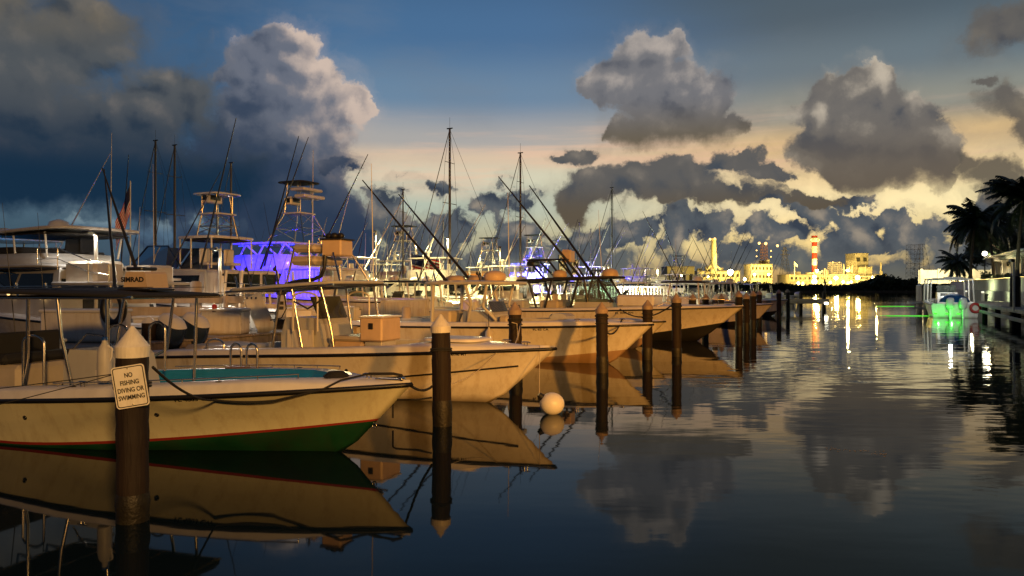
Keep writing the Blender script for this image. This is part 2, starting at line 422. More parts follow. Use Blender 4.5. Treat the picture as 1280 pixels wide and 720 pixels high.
# far low deck over the horizon, seen against the sunset
c = cloud(c, [(520, 326, 150, 50), (700, 332, 150, 38), (880, 334, 170, 36), (1060, 334, 170, 34), (1230, 320, 130, 60), (440, 306, 60, 60), (1400, 320, 200, 60)],
          (160, 150, 122), (96, 100, 100), (72, 80, 88), (104, 102, 92), 352, 322, edge=.3, puff=.9, k=.7, fine=.5, bias=.3)
c = cloud(c, [(485, 256, 32, 36), (500, 300, 50, 44), (548, 244, 34, 15), (570, 296, 50, 44), (622, 254, 44, 28), (640, 304, 66, 44), (716, 300, 50, 34), (455, 304, 50, 44), (784, 292, 64, 26), (868, 283, 62, 23), (975, 288, 60, 20), (1000, 264, 42, 14), (1066, 292, 72, 26), (1140, 290, 44, 20), (1090, 268, 80, 16), (1200, 286, 80, 38), (960, 256, 40, 12), (930, 316, 80, 18), (1060, 250, 60, 12)],
          (156, 144, 128), (86, 92, 98), (58, 66, 78), (88, 92, 94), 345, 290, edge=.18, puff=.95, k=1.3, fine=.8, bias=.34, rim=.15)
# mid bank under the two right-hand towers
c = cloud(c, [(760, 236, 78, 36), (840, 226, 110, 38), (930, 206, 50, 18), (968, 222, 26, 14), (720, 250, 44, 32), (880, 250, 120, 22), (728, 192, 44, 15), (690, 196, 20, 10), (1010, 250, 50, 10)],
          (140, 130, 118), (96, 94, 92), (68, 76, 86), (94, 84, 70), 272, 222, edge=.2, puff=.5, k=.8, fine=.35, bias=.38, rim=.12)
# towering cumulus, centre right
c = cloud(c, [(800, 74, 44, 34), (768, 100, 50, 34), (828, 118, 66, 44), (888, 118, 36, 36), (850, 158, 88, 36), (905, 158, 38, 34), (790, 166, 40, 24), (735, 108, 30, 14), (842, 64, 22, 18)],
          (178, 168, 160), (116, 116, 120), (86, 90, 100), (104, 94, 78), 188, 120, edge=.15, puff=.36, base_py=184, k=1.0, lg=(.3, 2.0), rim=.15)
# cumulus, right
c = cloud(c, [(1050, 106, 46, 26), (1088, 98, 28, 20), (1060, 134, 68, 34), (1030, 130, 38, 28), (1100, 176, 80, 48), (1044, 178, 52, 36), (1130, 206, 58, 38), (1150, 160, 26, 26), (1104, 214, 66, 32), (1176, 228, 22, 14), (1066, 196, 50, 26)],
          (192, 180, 162), (112, 108, 104), (76, 80, 88), (104, 94, 82), 250, 150, edge=.13, puff=.34, base_py=245, k=.9, lg=(.3, 1.6), rim=.15, bias=.4)
c = cloud(c, [(1262, 132, 40, 24), (1284, 160, 46, 30), (1240, 216, 36, 22), (1206, 208, 16, 14), (1270, 236, 44, 24), (1232, 108, 12, 8), (1250, 32, 46, 34)],
          (150, 138, 118), (98, 94, 90), (66, 68, 76), (88, 82, 74), 250, 120, edge=.3, puff=.45, k=.8, op=.92)
# tall cumulus, centre left, with its lit right flank
c = cloud(c, [(352, 64, 52, 36), (316, 88, 38, 36), (372, 104, 56, 40), (416, 130, 54, 26), (452, 130, 24, 12), (360, 150, 88, 48), (330, 200, 120, 64), (392, 190, 50, 48), (300, 256, 150, 70), (404, 276, 62, 64), (360, 326, 140, 48), (434, 310, 42, 44)],
          (206, 186, 172), (104, 110, 124), (56, 70, 92), (44, 58, 80), 300, 120, edge=.12, puff=.32, k=.75, bias=.36, lg=(4.2, 2.4), rim=.12)
c = cloud(c, [(430, 208, 24, 12), (410, 210, 18, 11), (440, 216, 14, 8)], (110, 110, 118), (62, 72, 90), (48, 60, 80), (56, 66, 84), 225, 205, edge=.3, puff=.7, fine=.4)
c = cloud(c, [(150, 282, 40, 13), (206, 278, 40, 18), (120, 276, 30, 9), (260, 284, 40, 12)], (150, 166, 166), (120, 140, 148), (70, 96, 118), (80, 104, 124), 300, 280, edge=.4, puff=.8, fine=.5, k=.6, bias=.5)
# storm bank, far left, with its flat dark base
c = cloud(c, [(40, 60, 150, 80), (110, 30, 70, 50), (60, 180, 240, 100), (190, 150, 66, 70), (20, 240, 280, 50), (190, 224, 130, 60), (-160, 160, 260, 170), (250, 224, 100, 50), (226, 130, 66, 66), (-500, 160, 300, 200)],
          (124, 118, 112), (84, 88, 92), (54, 64, 76), (22, 46, 68), 240, 120, edge=.34, puff=.3, base_py=266, k=.8, bias=.42)
c = cloud(c, [(60, 46, 120, 54), (120, 20, 50, 40), (10, 20, 90, 60)], (134, 122, 106), (104, 98, 88), (80, 82, 82), (70, 78, 84), 120, 60, edge=.7, puff=.35, k=.6, op=.9)
# rest of the dome: broken cloud behind and above the camera
gn = NOISE(VM('MULTIPLY', tc.outputs['Generated'], (1, 1, 1.6)), 2.4, 5, .58, '3D').outputs['Fac']
outside = M('MAXIMUM', MAP(M('ABSOLUTE', AZ), .72, .95), MAP(EL, .42, .6))
c = MIX(M('MULTIPLY', MAP(gn, .46, .62), M('MULTIPLY', outside, .8)), c, srgb(92, 108, 132))
east = MAP(M('ABSOLUTE', AZ), .75, 1.7)            # the sky opposite the afterglow is close to night
c = MIX(M('MULTIPLY', east, .8), c, srgb(16, 22, 36))
bg = nn('ShaderNodeBackground'); WT.links.new(c, bg.inputs[0]); bg.inputs[1].default_value = 1.0
wo = nn('ShaderNodeOutputWorld'); WT.links.new(bg.outputs[0], wo.inputs[0])
W.cycles.sampling_method = 'NONE'
wm = bpy.data.materials.new('harbour_water'); wm.use_nodes = True
nt = wm.node_tree; N = nt.nodes; Lk = nt.links
b = N['Principled BSDF']; b.inputs['Base Color'].default_value = (.004, .010, .014, 1); b.inputs['Roughness'].default_value = .03
b.inputs['IOR'].default_value = 1.19
tcw = N.new('ShaderNodeTexCoord')
def wnoise(scale, sx, sy, det, rot=0.0):
    mp = N.new('ShaderNodeMapping'); mp.inputs['Scale'].default_value = (sx, sy, 1); mp.inputs['Rotation'].default_value = (0, 0, rot)
    Lk.new(tcw.outputs['Object'], mp.inputs['Vector'])
    n = N.new('ShaderNodeTexNoise'); n.inputs['Scale'].default_value = scale; n.inputs['Detail'].default_value = det
    Lk.new(mp.outputs['Vector'], n.inputs['Vector']); return n.outputs['Fac']
def wm_(op, a, b_, c_=None):
    n = N.new('ShaderNodeMath'); n.operation = op
    for i, x in enumerate((a, b_, c_)):
        if x is None: continue
        if isinstance(x, bpy.types.NodeSocket): Lk.new(x, n.inputs[i])
        else: n.inputs[i].default_value = x
    return n.outputs[0]
def wmap(x, a, b_, c_, d_):
    n = N.new('ShaderNodeMapRange'); n.interpolation_type = 'SMOOTHSTEP'
    Lk.new(x, n.inputs['Value'])
    for k, v in zip(('From Min', 'From Max', 'To Min', 'To Max'), (a, b_, c_, d_)): n.inputs[k].default_value = v
    return n.outputs['Result']
sx_ = N.new('ShaderNodeSeparateXYZ'); Lk.new(tcw.outputs['Object'], sx_.inputs[0])
cross = wm_('SUBTRACT', wm_('MULTIPLY', sx_.outputs[0], CF), wm_('MULTIPLY', sx_.outputs[1], SF))     # distance across the fairway
along = wm_('ADD', wm_('MULTIPLY', sx_.outputs[0], SF), wm_('MULTIPLY', sx_.outputs[1], CF))
open_w = wm_('MULTIPLY', wmap(cross, -6.5, -1.5, .35, 1.0), wmap(along, 6.0, 20.0, .4, 1.0))           # breeze reaches the open fairway, not the slips
patch = wmap(wnoise(.09, .5, 1, 3, .3), .38, .62, .35, 1.0)
ripple = wm_('ADD', wm_('MULTIPLY', wnoise(1.5, .55, 1.3, 2, .15), .5), wm_('MULTIPLY', wnoise(.5, .6, 1.2, 2, -.2), .9))
ripple = wm_('ADD', ripple, wm_('MULTIPLY', wnoise(5.5, .6, 1.2, 2, .4), .05))
h = wm_('MULTIPLY', ripple, wm_('MULTIPLY', open_w, patch))
bp = N.new('ShaderNodeBump'); bp.inputs['Distance'].default_value = .02; bp.inputs['Strength'].default_value = 1.0
Lk.new(h, bp.inputs['Height']); Lk.new(bp.outputs['Normal'], b.inputs['Normal'])
m_ = MB(); m_.add([(-6000, -200, 0), (6000, -200, 0), (6000, 9000, 0), (-6000, 9000, 0)], [(0, 1, 2, 3)])
struct(m_.build('water', wm))
# ------------------------------------------------------------------ open fishing boats
BH = -FA                              # boats point out of their slips towards the fairway
class Hull:
    def __init__(s, L, B, z0, z1, rake, pw=1.6, band=.15, uf=.86, cap=.24, zs=.12, bulge=.45, chine_up=.4, u0=.06, taper=2.3, cpw=2.0):
        s.__dict__.update(locals()); s.x0, s.x1 = -L / 2, L / 2
    def zr(s, u): return s.z0 + (s.z1 - s.z0) * u ** s.pw
    def hb(s, u):
        k = 0 if u < s.bulge else (u - s.bulge) / (1 - s.bulge)
        return s.B / 2 * (.93 + .07 * min(1, u / s.bulge)) * (1 - k ** s.taper)
    def cb(s, u):
        k = max(0, (u - .38) / .62); return s.B / 2 * .86 * (1 - k ** 1.7)
    def zc(s, u):
        k = max(0, (u - .4) / .6); return .025 + s.chine_up * k ** s.cpw
    def zk(s, u):
        k = max(0, (u - .72) / .28); return -.42 + .3 * k ** 2
    def stem(s, z):
        q = (s.z1 - z) / s.z1
        return s.x1 - s.rake * (q if q < 1 else 1 + (q - 1) * 2.2)
    def X(s, u, z): return s.x0 + u * (s.stem(z + (s.z1 - s.zr(u)) * 0.6 * u) - s.x0)
    def rail(s, u, sgn=-1, off=0.0, dz=0.0):
        return Vector((s.X(u, s.zr(u)), sgn * (s.hb(u) + off), s.zr(u) + dz))
    def on_side(s, u, f, sgn=-1, out=.003):     # a point of the topside, f = 0 chine .. 1 rail
        p = 1 + 1.0 * u ** 2
        z = lerp(s.zc(u), s.zr(u), f); y = lerp(s.cb(u), s.hb(u), f ** p)
        return Vector((s.X(u, z), sgn * (y + out), z))
    def deck_z(s, u): return s.zr(u) + s.band * (1 - .88 * ss(.78, 1, u))
    def build(s, root, top, bottom, stripe, deck, liner, sole=.22, rub=rubber, covered=False, spray=None):
        US = [i / 30 for i in range(24)] + [.8 + .2 * (i / 14) ** .8 for i in range(15)]
        fr = [.0, .06, .2, .4, .6, .8, 1.0]
        m = MB(); rows = []
        for u in US:
            row = [Vector((s.X(u, s.zk(u)), 0, s.zk(u)))]
            zb = s.zc(u) - .1
            y = s.cb(u); row.append(Vector((s.X(u, lerp(s.zk(u), zb, .6)), -y * .62, lerp(s.zk(u), zb, .6))))
            row.append(Vector((s.X(u, zb), -y * .95, zb)))
            for f in fr: row.append(s.on_side(u, f, -1, 0))
            rows.append(row)
        nr = len(rows[0])
        for sg in (1, -1):
            vs = [Vector((p.x, p.y * sg, p.z)) for r in rows for p in r]
            for j in range(nr - 1):
                mi = 0 if j < 2 else (1 if j == 3 else 2)
                if j == 2: mi = 0
                fs = []
                for i in range(len(US) - 1):
                    q = (i * nr + j, (i + 1) * nr + j, (i + 1) * nr + j + 1, i * nr + j + 1)
                    fs.append(q if sg == 1 else q[::-1])
                o = len(m.v)
                m.add(vs, fs, mi, True)
        # transom
        r0 = rows[0]; pts = r0 + [Vector((p.x, -p.y, p.z)) for p in r0[::-1]]
        m.add(pts, [list(range(len(pts)))], 2)
        hull = m.build('hull', [bottom, stripe, top], root)
        # weld duplicate columns so the sides shade smoothly
        import bmesh as _b
        bm = _b.new(); bm.from_mesh(hull.data); _b.ops.remove_doubles(bm, verts=bm.verts, dist=.0005)
        _b.ops.recalc_face_normals(bm, faces=bm.faces); bm.to_mesh(hull.data); bm.free()
        # raised deck band and side decks
        d = MB(); lin = MB()
        def inner(u):
            if covered and u > s.u0 + .28: return 0
            if u >= s.uf: return 0.0
            k = min(1, (s.uf - u) / .1); return max(0, s.hb(u) - s.cap) * (1 - (1 - k) ** 2.5) ** .5
        for sg in (1, -1):
            A = []
            for u in US:
                z = s.deck_z(u); hb = s.hb(u); yi = inner(u)
                rr = s.rail(u, -1)
                A.append([rr, Vector((rr.x - .01, -(max(hb - .035, 0)), max(rr.z + .005, z - .03))), Vector((rr.x - .015, -(max(hb - .06, 0)), z)), Vector((rr.x - .02, -max(yi, 0) if yi > 0 else -max(hb - .06, 0) * .4, z + .012 + (0 if yi else .02))), Vector((rr.x - .02, -yi, z + .012 + (0 if yi else .03)))])
            vs = [Vector((p.x, p.y * sg, p.z)) for r in A for p in r]
            fs = []
            for i in range(len(US) - 1):
                for j in range(4):
                    q = (i * 5 + j, (i + 1) * 5 + j, (i + 1) * 5 + j + 1, i * 5 + j + 1); fs.append(q if sg == 1 else q[::-1])
            d.add(vs, fs, 0, True)
            Bq = []
            for i, u in enumerate(US):
                yi = inner(u)
                if yi <= 0 and (i == 0 or inner(US[i - 1]) <= 0): continue
                e = A[i][4]
                f = (sole - s.zc(u)) / (s.zr(u) - s.zc(u)); lim = abs(s.on_side(u, max(0, min(1, f)), -1, 0).y) - .07
                if f < 0: lim = min(lim, s.cb(u) * .8)
                yb = -max(0, min(abs(e.y) * .93, lim)); Bq.append([e, Vector((e.x, e.y * .985, e.z - .05)), Vector((min(e.x, s.X(u, sole)) - .03 * u, yb, sole)), Vector((min(e.x, s.X(u, sole)) - .03 * u, 0, sole))])
            n = len(Bq)
            vs = [Vector((p.x, p.y * sg, p.z)) for r in Bq for p in r]
            for j in range(3):
                fs = []
                for i in range(n - 1):
                    q = (i * 4 + j, (i + 1) * 4 + j, (i + 1) * 4 + j + 1, i * 4 + j + 1); fs.append(q if sg == 1 else q[::-1])
                lin.add(vs, fs, 1 if j == 2 else 0, False)
        # transom cap and inner wall
        hb0 = s.hb(0); z0 = s.deck_z(0)
        d.box((s.x0 + .1, 0, z0 - .06), (.2, 2 * hb0 - .14, .12), .02)
        lin.box((s.x0 + .2, 0, (z0 + sole) / 2 - .08), (.03, 2 * hb0 - .5, z0 - sole - .1), 0)
        d.build('deck', deck, root); lin.build('cockpit_liner', [liner, liner_w], root)
        rb = MB()
        path = [s.rail(u, -1, .012) for u in US] + [s.rail(u, 1, .012) for u in US[::-1][1:]]
        rb.tube(path, .032, 6)
        rb.build('rub_rail', rub, root)
        if spray:
            sp = MB()
            for sg in (-1, 1):
                sp.tube([s.on_side(u, .36 + .1 * ss(.6, 1, u), sg, .008) for u in US if .4 < u < .975], .018, 6)
            sp.build('spray_rail', spray, root)
        return hull
def boat_root(name, label, cat, bow, hull, group=None, dh=0.0, trim=0.0):
    h = BH + dh
    loc = Vector((bow[0], bow[1], 0)) - Vector((math.cos(h), math.sin(h), 0)) * (hull.L / 2)
    r = thing(name, label, cat, loc, h, group); r.rotation_euler = (0, -trim, h)
    return r
def world(root, p):
    return Matrix.Translation(root.location) @ root.rotation_euler.to_matrix().to_4x4() @ Vector(p)
def cleat(root, p, rz=0, m=alu):
    c = MB(); c.M = Matrix.Translation(p) @ Matrix.Rotation(rz, 4, 'Z')
    c.tube([(-.09, 0, .05), (-.05, 0, .06), (.05, 0, .06), (.09, 0, .05)], [.01, .014, .014, .01], 8)
    for x in (-.03, .03): c.tube([(x, 0, 0), (x, 0, .06)], .012, 8)
    return c.build('cleat', m, root)
def posts(root, lines, r, m, name='post'):
    for pts in lines: MB().tube(pts, r, 8).build(name, m, root)
def arch(a, b, h, n=10):               # inverted U between two feet
    a, b = Vector(a), Vector(b); out = [a]
    for i in range(n + 1):
        t = PI * i / n; q = a.lerp(b, .5 - .5 * math.cos(t)); q.z += h - .12 + .12 * math.sin(t); out.append(q)
    return out + [b]
def outboard(root, x, y, z, m_top, m_low, tilt=0.5, name='outboard_motor'):
    T = Matrix.Translation((x, y, z)) @ Matrix.Rotation(tilt, 4, 'Y')
    def sec(zz, lx, ly, dx=0):
        out = []
        for j in range(20):
            a = 2 * PI * j / 20; ca, sa = math.cos(a), math.sin(a)
            out.append(T @ Vector((dx + lx * math.copysign(abs(ca) ** .6, ca), ly * math.copysign(abs(sa) ** .7, sa), zz)))
        return out
    lo = MB(); lo.loft([sec(.0, .22, .15), sec(.06, .3, .21), sec(.3, .35, .24, -.01), sec(.6, .34, .23, -.03)]); o = lo.build(name, m_low, root)
    up = MB(); up.loft([sec(.602, .35, .24, -.03), sec(.66, .32, .215, -.045), sec(.72, .27, .19, -.06), sec(.77, .14, .1, -.09)]); up.build('cowl_top', m_top, o)
    lg = MB(); lg.M = T
    lg.box((0, 0, -.35), (.26, .14, .72), .04); lg.box((-.02, 0, -.72), (.42, .2, .03), .01)
    lg.ball((-.02, 0, -.86), (.26, .07, .07), 12, 8); lg.prism([(-.12, -.7), (.14, -.7), (.08, -1.1), (-.02, -1.1)], .03)
    lg.build('lower_unit', m_low, o)
    pr = MB(); pr.M = T
    for k in range(3):
        a = 2 * PI * k / 3
        pr.ball((-.3, .1 * math.cos(a), -.86 + .1 * math.sin(a)), (.02, .085, .05), 8, 6, T=Matrix.Rotation(a, 4, 'X'))
    pr.build('propeller', ink, o)
    return o
def ttop(root, x, z, lx, ly, t=.07, m=gel_grey, tilt=0.0, e=5, name='hardtop'):
    return MB().slab((x, 0, z), lx, ly, t, e, 40, .05, rot=Matrix.Rotation(-tilt, 4, 'Y')).build(name, m, root)
def console(root, x, zs, w, d, h, m, screen=None, wheel=True):
    c = MB()
    c.prism([(-d / 2, 0), (d / 2, 0), (d / 2 + .02, h * .35), (d / 2 - .12, h * .9), (d / 2 - .25, h), (-d / 2 + .12, h), (-d / 2, h * .72)], w, T=Matrix.Translation((x, 0, zs)))
    c.box((x + .02, 0, zs + .03), (d + .06, w + .06, .06), .02)
    o = c.build('console', m, root)
    if screen:
        s = MB(); a = [Vector((x + d / 2 - .2, y, zs + h - .03)) for y in (-w / 2 + .03, w / 2 - .03)]
        T = Matrix.Translation((x + d / 2 - .28, 0, zs + h + screen / 2 - .04))
        s.box(T.translation, (.02, w - .06, screen), .005, ry=-.45)
        s.build('windscreen', glass_g, o)
    if wheel:
        wl = MB(); T = Matrix.Translation((x - d / 2 - .12, 0, zs + h * .8)) @ Matrix.Rotation(R(-65), 4, 'Y')
        wl.M = T
        wl.tube([(.17 * math.cos(a), .17 * math.sin(a), 0) for a in [2 * PI * i / 18 for i in range(19)]], .014, 6, caps=False)
        for k in range(3): wl.tube([(0, 0, 0), (.17 * math.cos(k * 2.09), .17 * math.sin(k * 2.09), 0)], .01, 6)
        wl.build('steering_wheel', alu, o)
    dsh = MB(); dsh.box((x - d / 2 + .02, 0, zs + h * .88), (.02, w * .7, h * .18), .004, ry=.4); dsh.build('instrument_panel', ink, o)
    return o
def rod(root, base, tip, r=.012, m=blackm, name='outrigger'):
    b, t = Vector(base), Vector(tip)
    return MB().tube([b, b.lerp(t, .5), t], [r, r * .75, r * .35], 6).build(name, m, root)
def fishing_rod(root, base, tip):
    b, t = Vector(base), Vector(tip); m = MB()
    m.tube([b, b.lerp(t, .2)], .016, 6); m.tube([b.lerp(t, .2), t], [.008, .003], 5)
    m.ball(b.lerp(t, .16) + Vector((0, -.04, 0)), (.04, .04, .05), 8, 6)
    return m.build('fishing_rod', blackm, root)
def seat(root, x, y, z, m, w=.5, h=.5, rz=0):
    c = MB(); c.M = Matrix.Translation((x, y, z)) @ Matrix.Rotation(rz, 4, 'Z')
    c.box((0, 0, .08), (w, w, .12), .04); c.box((-w / 2 + .04, 0, .08 + h / 2), (.1, w, h), .04); c.tube([(0, 0, -.5), (0, 0, .04)], .04, 8)
    return c.build('helm_seat', m, root)

# --- boat 1: cream hull, green bottom, red boot stripe, teal liner
h1 = Hull(8.6, 2.6, .40, .94, .95, pw=.8, band=.15, uf=.875, cap=.34, chine_up=.42, cpw=1.5)
B1 = boat_root('center_console_boat', 'cream open fishing boat with green bottom, red stripe and teal cockpit, nearest the camera', 'boat', (-1.29, 9.5), h1, 'open boats moored bow out', dh=.13)
h1.build(B1, gel_cream, gel_green, gel_red, gel_deck, teal, sole=.3)
def bx1(x): return h1.x1 - x           # metres aft of the bow
ttop(B1, bx1(5.15), 2.1, 3.1, 1.9, .045, canvas_b, tilt=-.02, e=7, name='canvas_top')
tf = MB()
for y in (-.86, .86): tf.tube([(bx1(3.7), y, 2.05), (bx1(6.6), y, 2.03)], .022, 8)
for x in (3.75, 4.8, 5.8, 6.5): tf.tube([(bx1(x), -.86, 2.045), (bx1(x), .86, 2.045)], .02, 8)
tf.build('top_frame', alu, B1)
posts(B1, [[(bx1(4.15), -.84, 2.04), (bx1(4.18), -.8, .3)], [(bx1(5.05), -.84, 2.04), (bx1(5.0), -.82, 1.5), (bx1(4.9), -.72, .75)],
           [(bx1(4.15), .84, 2.04), (bx1(4.18), .8, .3)], [(bx1(5.6), -.84, 2.04), (bx1(5.66), -.8, 1.2), (bx1(5.9), -.75, .3)],
           [(bx1(5.6), .84, 2.04), (bx1(5.9), .75, .3)], [(bx1(4.6), .84, 2.04), (bx1(4.7), .8, 1.2), (bx1(5.0), .6, 1.0)]], .024, alu)
posts(B1, [arch((bx1(5.35), -.8, .5), (bx1(5.75), -.8, .5), 1.0), arch((bx1(4.45), .5, .9), (bx1(4.75), .5, .9), .75), arch((bx1(4.35), -.3, .95), (bx1(4.72), -.3, .95), .7)], .018, alu, 'grab_rail')
console(B1, bx1(4.95), .3, .86, .95, .98, gel_grey)
cs = MB(); cs.box((bx1(6.35), 0, .68), (.6, 1.3, .72), .06); cs.build('leaning_post', cushion, B1)
cs = MB(); cs.box((bx1(7.35), 0, .78), (.9, 1.7, .95), .05); cs.box((bx1(7.35), 0, 1.29), (.96, 1.76, .07), .025); cs.build('fish_box', gel_grey, B1)
cs = MB(); cs.box((bx1(8.2), 0, .6), (.5, 1.9, .5), .05); cs.build('bait_well', liner_w, B1)
cs = MB()
for y in (-.6, -.2, .2, .6): cs.box((bx1(5.95), y * 1.1, .62), (.34, .38, .14), .05)
cs.build('seat_pads', canvas_b, B1)
cs = MB(); cs.tube([h1.rail(u, -1, -.2, h1.band + .055) for u in [.45 + .012 * i for i in range(34)]], .009, 6)
cs.tube([h1.rail(u, 1, -.2, h1.band + .055) for u in [.45 + .012 * i for i in range(34)]], .009, 6)
for i in range(8):
    for sg in (-1, 1):
        p = h1.rail(.46 + .055 * i, sg, -.2, h1.band); cs.tube([p, p + Vector((0, 0, .055))], .008, 6)
cs.build('bow_rail', alu, B1)
for sg in (-1, 1):
    for u in (.62, .74, .5):
        rh = MB(); p = h1.rail(u, sg, -.13, h1.band + .014); rh.ball(p, (.05, .03, .006), 12, 6); rh.build('rod_holder', blackm, B1)
# two tall boarding rails on the far gunwale
for dx in (3.12, 3.42):
    posts(B1, [arch((bx1(dx + .0), .98, h1.deck_z(.6)), (bx1(dx + .2), .98, h1.deck_z(.6)), .4)], .019, alu, 'boarding_rail')
ld = MB(); ld.box((bx1(3.3), 1.0, h1.deck_z(.6) + .02), (.75, .2, .035), .012); ld.build('boarding_step', gel_brown, B1)
c1 = cleat(B1, (bx1(.62), 0, h1.deck_z(.95) + .04)); cleat(B1, h1.rail(.52, -1, -.12, h1.band + .012))
br = MB(); br.box((bx1(.3), 0, h1.deck_z(.98) + .045), (.4, .1, .02), .006); br.ball((bx1(.14), 0, h1.deck_z(.98) + .055), (.05, .06, .025), 10, 6); br.build('bow_roller', alu, B1)
eye = MB(); eye.M = Matrix.Translation((h1.stem(.38) + .03, 0, .38)); eye.tube([(.03 * math.cos(a), 0, .03 * math.sin(a)) for a in [2 * PI * i / 12 for i in range(13)]], .007, 6, caps=False); eye.build('bow_eye', alu, B1)
# registration number on the near topside
def side_text(root, h, s, u, f, size, m=ink, sx=1.15):
    p = h.on_side(u, f, -1, .006); q = h.on_side(u + .02, f, -1, .006); up = h.on_side(u, f + .05, -1, .006)
    ex = (q - p).normalized(); n = ex.cross(up - p).normalized(); ey = n.cross(ex)
    T = Matrix((ex, ey, n)).transposed()
    return text_mesh(s, 'registration_number', size, m, root, p, T.to_euler(), sx=sx, bold=.002)
side_text(B1, h1, 'FL 4803 CW', .715, .93, .085)
# radar with maker's name on the canvas top
rd = MB(); rd.prism([(-.22, 0), (.22, 0), (.18, .2), (.15, .23), (-.15, .23), (-.18, .2)], .4, T=Matrix.Translation((bx1(4.22), -.1, 2.18)))
rdo = rd.build('radar_housing', box_tan, B1)
text_mesh('SIMRAD', 'maker_name', .095, ink, rdo, (bx1(4.27), -.303, 2.295), (R(90), 0, 0), sx=1.25, bold=.004)
rb_ = MB(); rb_.box((bx1(4.22), -.1, 2.155), (.62, .46, .03), .01); rb_.box((bx1(4.3), -.1, 2.455), (.3, .3, .05), .015); rb_.build('radar_mount', blackm, rdo)
rod(B1, (bx1(4.3), -.2, 2.45), (bx1(5.05), -.1, 3.72 + .25), .026)
rod(B1, (bx1(5.0), .1, 2.15), (bx1(6.1), .9, 4.15), .026)
for k, (x, y) in enumerate(((3.95, -.6), (4.05, .5))):
    rod(B1, (bx1(x + 2.9), y, 2.16), (bx1(x - .35), y, 2.19), .014, blackm, 'stowed_rod')
for a in (.012, -.02):
    rod(B1, (bx1(7.8), -.75, 2.17 + a), (bx1(4.0), -.7, 2.2 + a), .012, alu, 'stowed_rod')

# --- boat 2: cream hull with half tower and twin outboards
h2 = Hull(9.4, 2.75, .62, 1.07, 1.25, pw=.9, band=.13, uf=.72, cap=.3, chine_up=.5, bulge=.4)
B2 = boat_root('center_console_boat', 'cream open fishing boat with a hardtop, upper helm station and two outboards, second nearest', 'boat', (.80, 13.4), h2, 'open boats moored bow out')
h2.build(B2, gel_white, gel_white, gel_white, gel_deck, liner_w, sole=.25, spray=rubber)
def bx2(x): return h2.x1 - x - (.75 if x > 2.3 else 0)     # console gear sits further aft than the bow fittings
Z2 = .25
ttop(B2, bx2(5.05), 2.2, 3.0, 2.0, .06, gel_grey, tilt=.06, e=6)
fr2 = MB()
for y in (-.9, .9): fr2.tube([(bx2(6.5), y, 2.08), (bx2(3.6), y, 2.24)], .024, 8)
for x in (3.9, 5.0, 6.2): fr2.tube([(bx2(x), -.9, 2.215 - (x - 3.9) * .055), (bx2(x), .9, 2.215 - (x - 3.9) * .055)], .02, 8)
fr2.build('top_frame', alu, B2)
posts(B2, [[(bx2(5.0), s * .86, 2.14), (bx2(5.35), s * .84, .4)] for s in (-1, 1)] + [[(bx2(4.7), s * .86, 2.16), (bx2(4.35), s * .8, .4)] for s in (-1, 1)] +
      [[(bx2(3.95), s * .86, 2.2), (bx2(3.75), s * .8, 1.4), (bx2(3.6), s * .75, .4)] for s in (-1, 1)], .026, alu)
posts(B2, [arch((bx2(4.65), -.88, 1.3), (bx2(4.05), -.84, 1.3), .78), arch((bx2(4.65), .88, 1.3), (bx2(4.05), .84, 1.3), .78)], .02, alu_w, 'grab_rail')
console(B2, bx2(4.75), Z2, 1.0, 1.15, 1.3, gel_grey, screen=.5)
sb = MB(); sb.box((bx2(3.55), 0, Z2 + .42), (.75, 1.1, .84), .05); sbo = sb.build('console_seat', box_tan, B2)
sc = MB(); sc.box((bx2(3.55), 0, Z2 + .9), (.8, 1.14, .1), .045); sc.build('seat_cushion', cushion, sbo)
bxo = MB(); bxo.box((bx2(2.95), -.25, 1.35), (.52, .7, .46), .03, rz=.05); bxp = bxo.build('tackle_box', box_tan, B2)
bxo = MB(); bxo.box((bx2(2.95), -.25, 1.6), (.56, .74, .04), .015, rz=.05); bxo.build('lid', gel_deck, bxp)
bxo = MB(); bxo.box((bx2(2.92), -.612, 1.42), (.1, .02, .12), .004, rz=.05); bxo.build('latch', ink, bxp)
bxo = MB(); bxo.box((bx2(2.95), -.25, .98), (.42, .5, .28), .02); bxo.build('box_stand', gel_grey, bxp)
# upper station
posts(B2, [[(bx2(4.55), s * .5, 2.2), (bx2(4.6), s * .46, 3.15)] for s in (-1, 1)] + [[(bx2(3.75), s * .5, 2.25), (bx2(4.1), s * .3, 2.9)] for s in (-1, 1)] + [[(bx2(5.2), s * .5, 2.16), (bx2(5.0), s * .46, 3.0)] for s in (-1, 1)], .021, alu, 'tower_leg')
us = MB(); us.box((bx2(4.2), -.05, 3.0), (.46, .5, .34), .03, rz=.15); uo = us.build('helm_pod', box_tan, B2)
us = MB(); us.box((bx2(4.2), -.05, 3.182), (.52, .56, .03), .01, rz=.15)
for x, y in ((-.14, -.1), (.02, .06), (.15, -.08), (.05, -.16)): us.ball((bx2(4.2) + x, y - .05, 3.25), (.09, .07, .07), 8, 6)
us.tube([(bx2(4.42), .1, 3.24), (bx2(4.2), -.1, 3.31), (bx2(4.0), -.2, 3.24)], .02, 6); us.build('throttle_levers', ink, uo)
us = MB(); us.box((bx2(4.78), 0, 3.0), (.62, .9, .16), .06); us.box((bx2(4.78), 0, 2.74), (.7, .95, .18), .07); us.build('bolster_cushion', cushion, B2)
us = MB(); us.tube([(bx2(4.33), -.28, 2.86), (bx2(4.33), -.3, 2.6), (bx2(4.4), -.32, 2.42), (bx2(4.6), -.34, 2.34), (bx2(4.95), -.36, 2.32), (bx2(5.25), -.36, 2.26)], .04, 10); us.build('cable_conduit', blackm, B2)
for y in (-.34, .34): outboard(B2, -h2.L / 2 - .38, y, .78, white_p, navy, tilt=.42)
